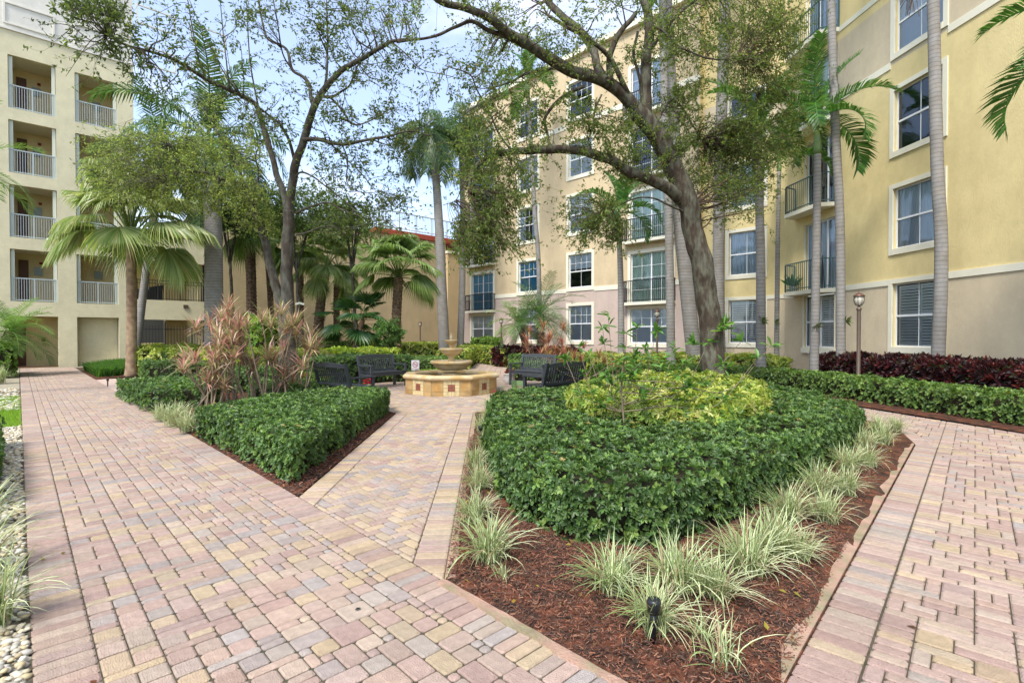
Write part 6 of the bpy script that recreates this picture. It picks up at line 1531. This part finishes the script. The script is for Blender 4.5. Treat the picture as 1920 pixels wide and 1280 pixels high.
# leggy shrub
def leggy(label,base,tips,pal,L_=.20):
    t=thing('leggy_shrub',label,'shrub',(base[0],base[1],0)); m=M(); lv=M(); b=np.array([base[0],base[1],0.])
    S_=smooth_path([b,b+np.array([.01,0,.45]),b+np.array([-.02,.02,.9]),b+np.array([.02,0,1.3])],6); m.tube(S_,np.linspace(.014,.006,len(S_)),7)
    for tp in tips:
        tp=np.array(tp,float); far=np.linalg.norm(tp[:2]-b[:2]); f1=S_[int(len(S_)*min(.85,rng.uniform(.42,.8)))]
        mid=f1*.5+tp*.5+np.array([(tp[0]-f1[0])*.18,rng.normal(0,.05),-.10-.10*far+rng.normal(0,.05)]); P=smooth_path([f1,(f1+mid)/2+rng.normal(0,.03,3),mid,tp],6); m.tube(P,np.linspace(.007,.003,len(P)),5)
        for q in [P[-1]]+[P[rng.integers(8,len(P))] for _ in range(2)]:
            n=16 if q is P[-1] else 8; d=rng.normal(0,1,(n,3)); d[:,2]=rng.uniform(-.5,1.2,n); d/=np.linalg.norm(d,axis=1)[:,None]
            V,Ff=leafT(1,.30,.1,.12); lv.inst(V,Ff,q+rng.normal(0,.012,(n,3)),frames_dir(d,rng.uniform(-.6,.6,n)),L_*rng.uniform(.55,1.1,n)*(1 if q is P[-1] else .7),cols_mix(pal,n))
    m.build('stems',stem_m,t,smooth=True); lv.build('leaves',leaf_m,t); return t
leggy('leggy shrub with bare curving stems and whorled leaves rising from the yellow shrubs',gp(1168,868)*np.array([1,1,0])+np.array([0,.0,0]),
 [at(u,v,Y) for u,v,Y in [(1140,590,6.1),(1130,615,6.3),(1175,625,5.9),(1195,615,6.0),(1230,620,6.2),(1265,650,6.1),(1300,645,5.8),(1330,640,6.1),(1085,650,6.3),(1105,668,6.2),(1060,672,6.4),(1210,655,6.0),(1240,690,5.8),(1155,680,5.9),(1190,690,5.8),(1135,700,5.9),(1280,700,5.9),(1095,700,6.1),(1390,640,6.0),(1420,672,6.1),(1360,690,6.2),(1445,650,6.2)]],[(.10,.22,.035),(.14,.28,.05),(.07,.15,.03)])
# bromeliad clump on the oak trunk
bt=at(1352,612,11.72)
m=M(); n=26; d=np.c_[rng.normal(.3,.7,n),rng.normal(-.4,.5,n),rng.normal(.3,.7,n)]; V,Ff=leafT(1,.22,.1,.15)
m.inst(V,Ff,rng.normal(0,.04,(n,3)),frames_dir(d),rng.uniform(.15,.34,n),cols_mix([(.12,.25,.04),(.2,.34,.06),(.08,.15,.03)],n)); 
m.inst(V*np.array([1,2.2,1]),Ff,np.array([[-.02,-.1,-.1],[.12,-.1,-.12]]),frames_dir(np.array([[-1,-.2,.1],[1,-.3,-.25]]),np.array([0.,0.])),[.3,.34],np.array([.22,.40,.06]))
o=m.build('epiphyte_plant',leaf_m); o.location=tuple(bt); tag(o,'large bright leaved bromeliad growing on the oak trunk','plant','epiphytes tied to trunks')
# orchid on the left
oc=thing('white_orchid','white orchid spray hanging in front of the garage wall left of the lantern','flower',tuple(at(560,575,13.5)*np.array([1,1,0])))
m=M(); tp=at(562,568,13.5); b=at(556,640,13.5); m.tube(smooth_path([b*np.array([1,1,0]),b,at(557,600,13.5),tp],4),.006,5); m.build('stem',stem_m,oc)
m=M(); 
for k in range(5):
    q=tp+np.array([(k-2)*.045,0,-.012*abs(k-2)]); d=frames(np.array([[0,-1.,.2]])); 
    for j in range(5):
        a=2*pi*j/5; R=frames_dir(np.array([[cos(a),-.15,sin(a)]]),np.array([pi/2])); m.inst(np.array([(0,0,0),(.5,.35,0),(1,0,0),(.5,-.35,0)]),LFq,q[None],R,[.04],np.array([.8,.78,.78]))
m.build('petals',leaf_matte,oc)
# hanging dead flower stalk, upper right
hs=M(); p=at(1712,-30,13.3)
for k in range(26):
    a=rng.uniform(0,6.28); q=p+np.array([rng.normal(-.15,.12),rng.normal(0,.1),-rng.uniform(.2,.85)]); hs.tube([p,(p+q)/2+np.array([cos(a)*.06,0,.05]),q],.008,4)
o=hs.build('flower_stalk',twig_m,org=tuple(p)); tag(o,'dry brown flower stalk hanging from the palm at the top right','flower stalk')
# fallen leaf litter on the mulch
Q=sample_poly(near,260); m=M(); n=len(Q); m.inst(LV,LFq,np.c_[Q,np.full(n,.06)],frames(np.c_[rng.normal(0,.5,(n,2)),np.ones(n)]),rng.uniform(.02,.05,n),cols_mix([(.30,.18,.07),(.2,.11,.05),(.42,.36,.06),(.12,.07,.04)],n)); m.build('leaf_litter',leaf_matte,kind='stuff')
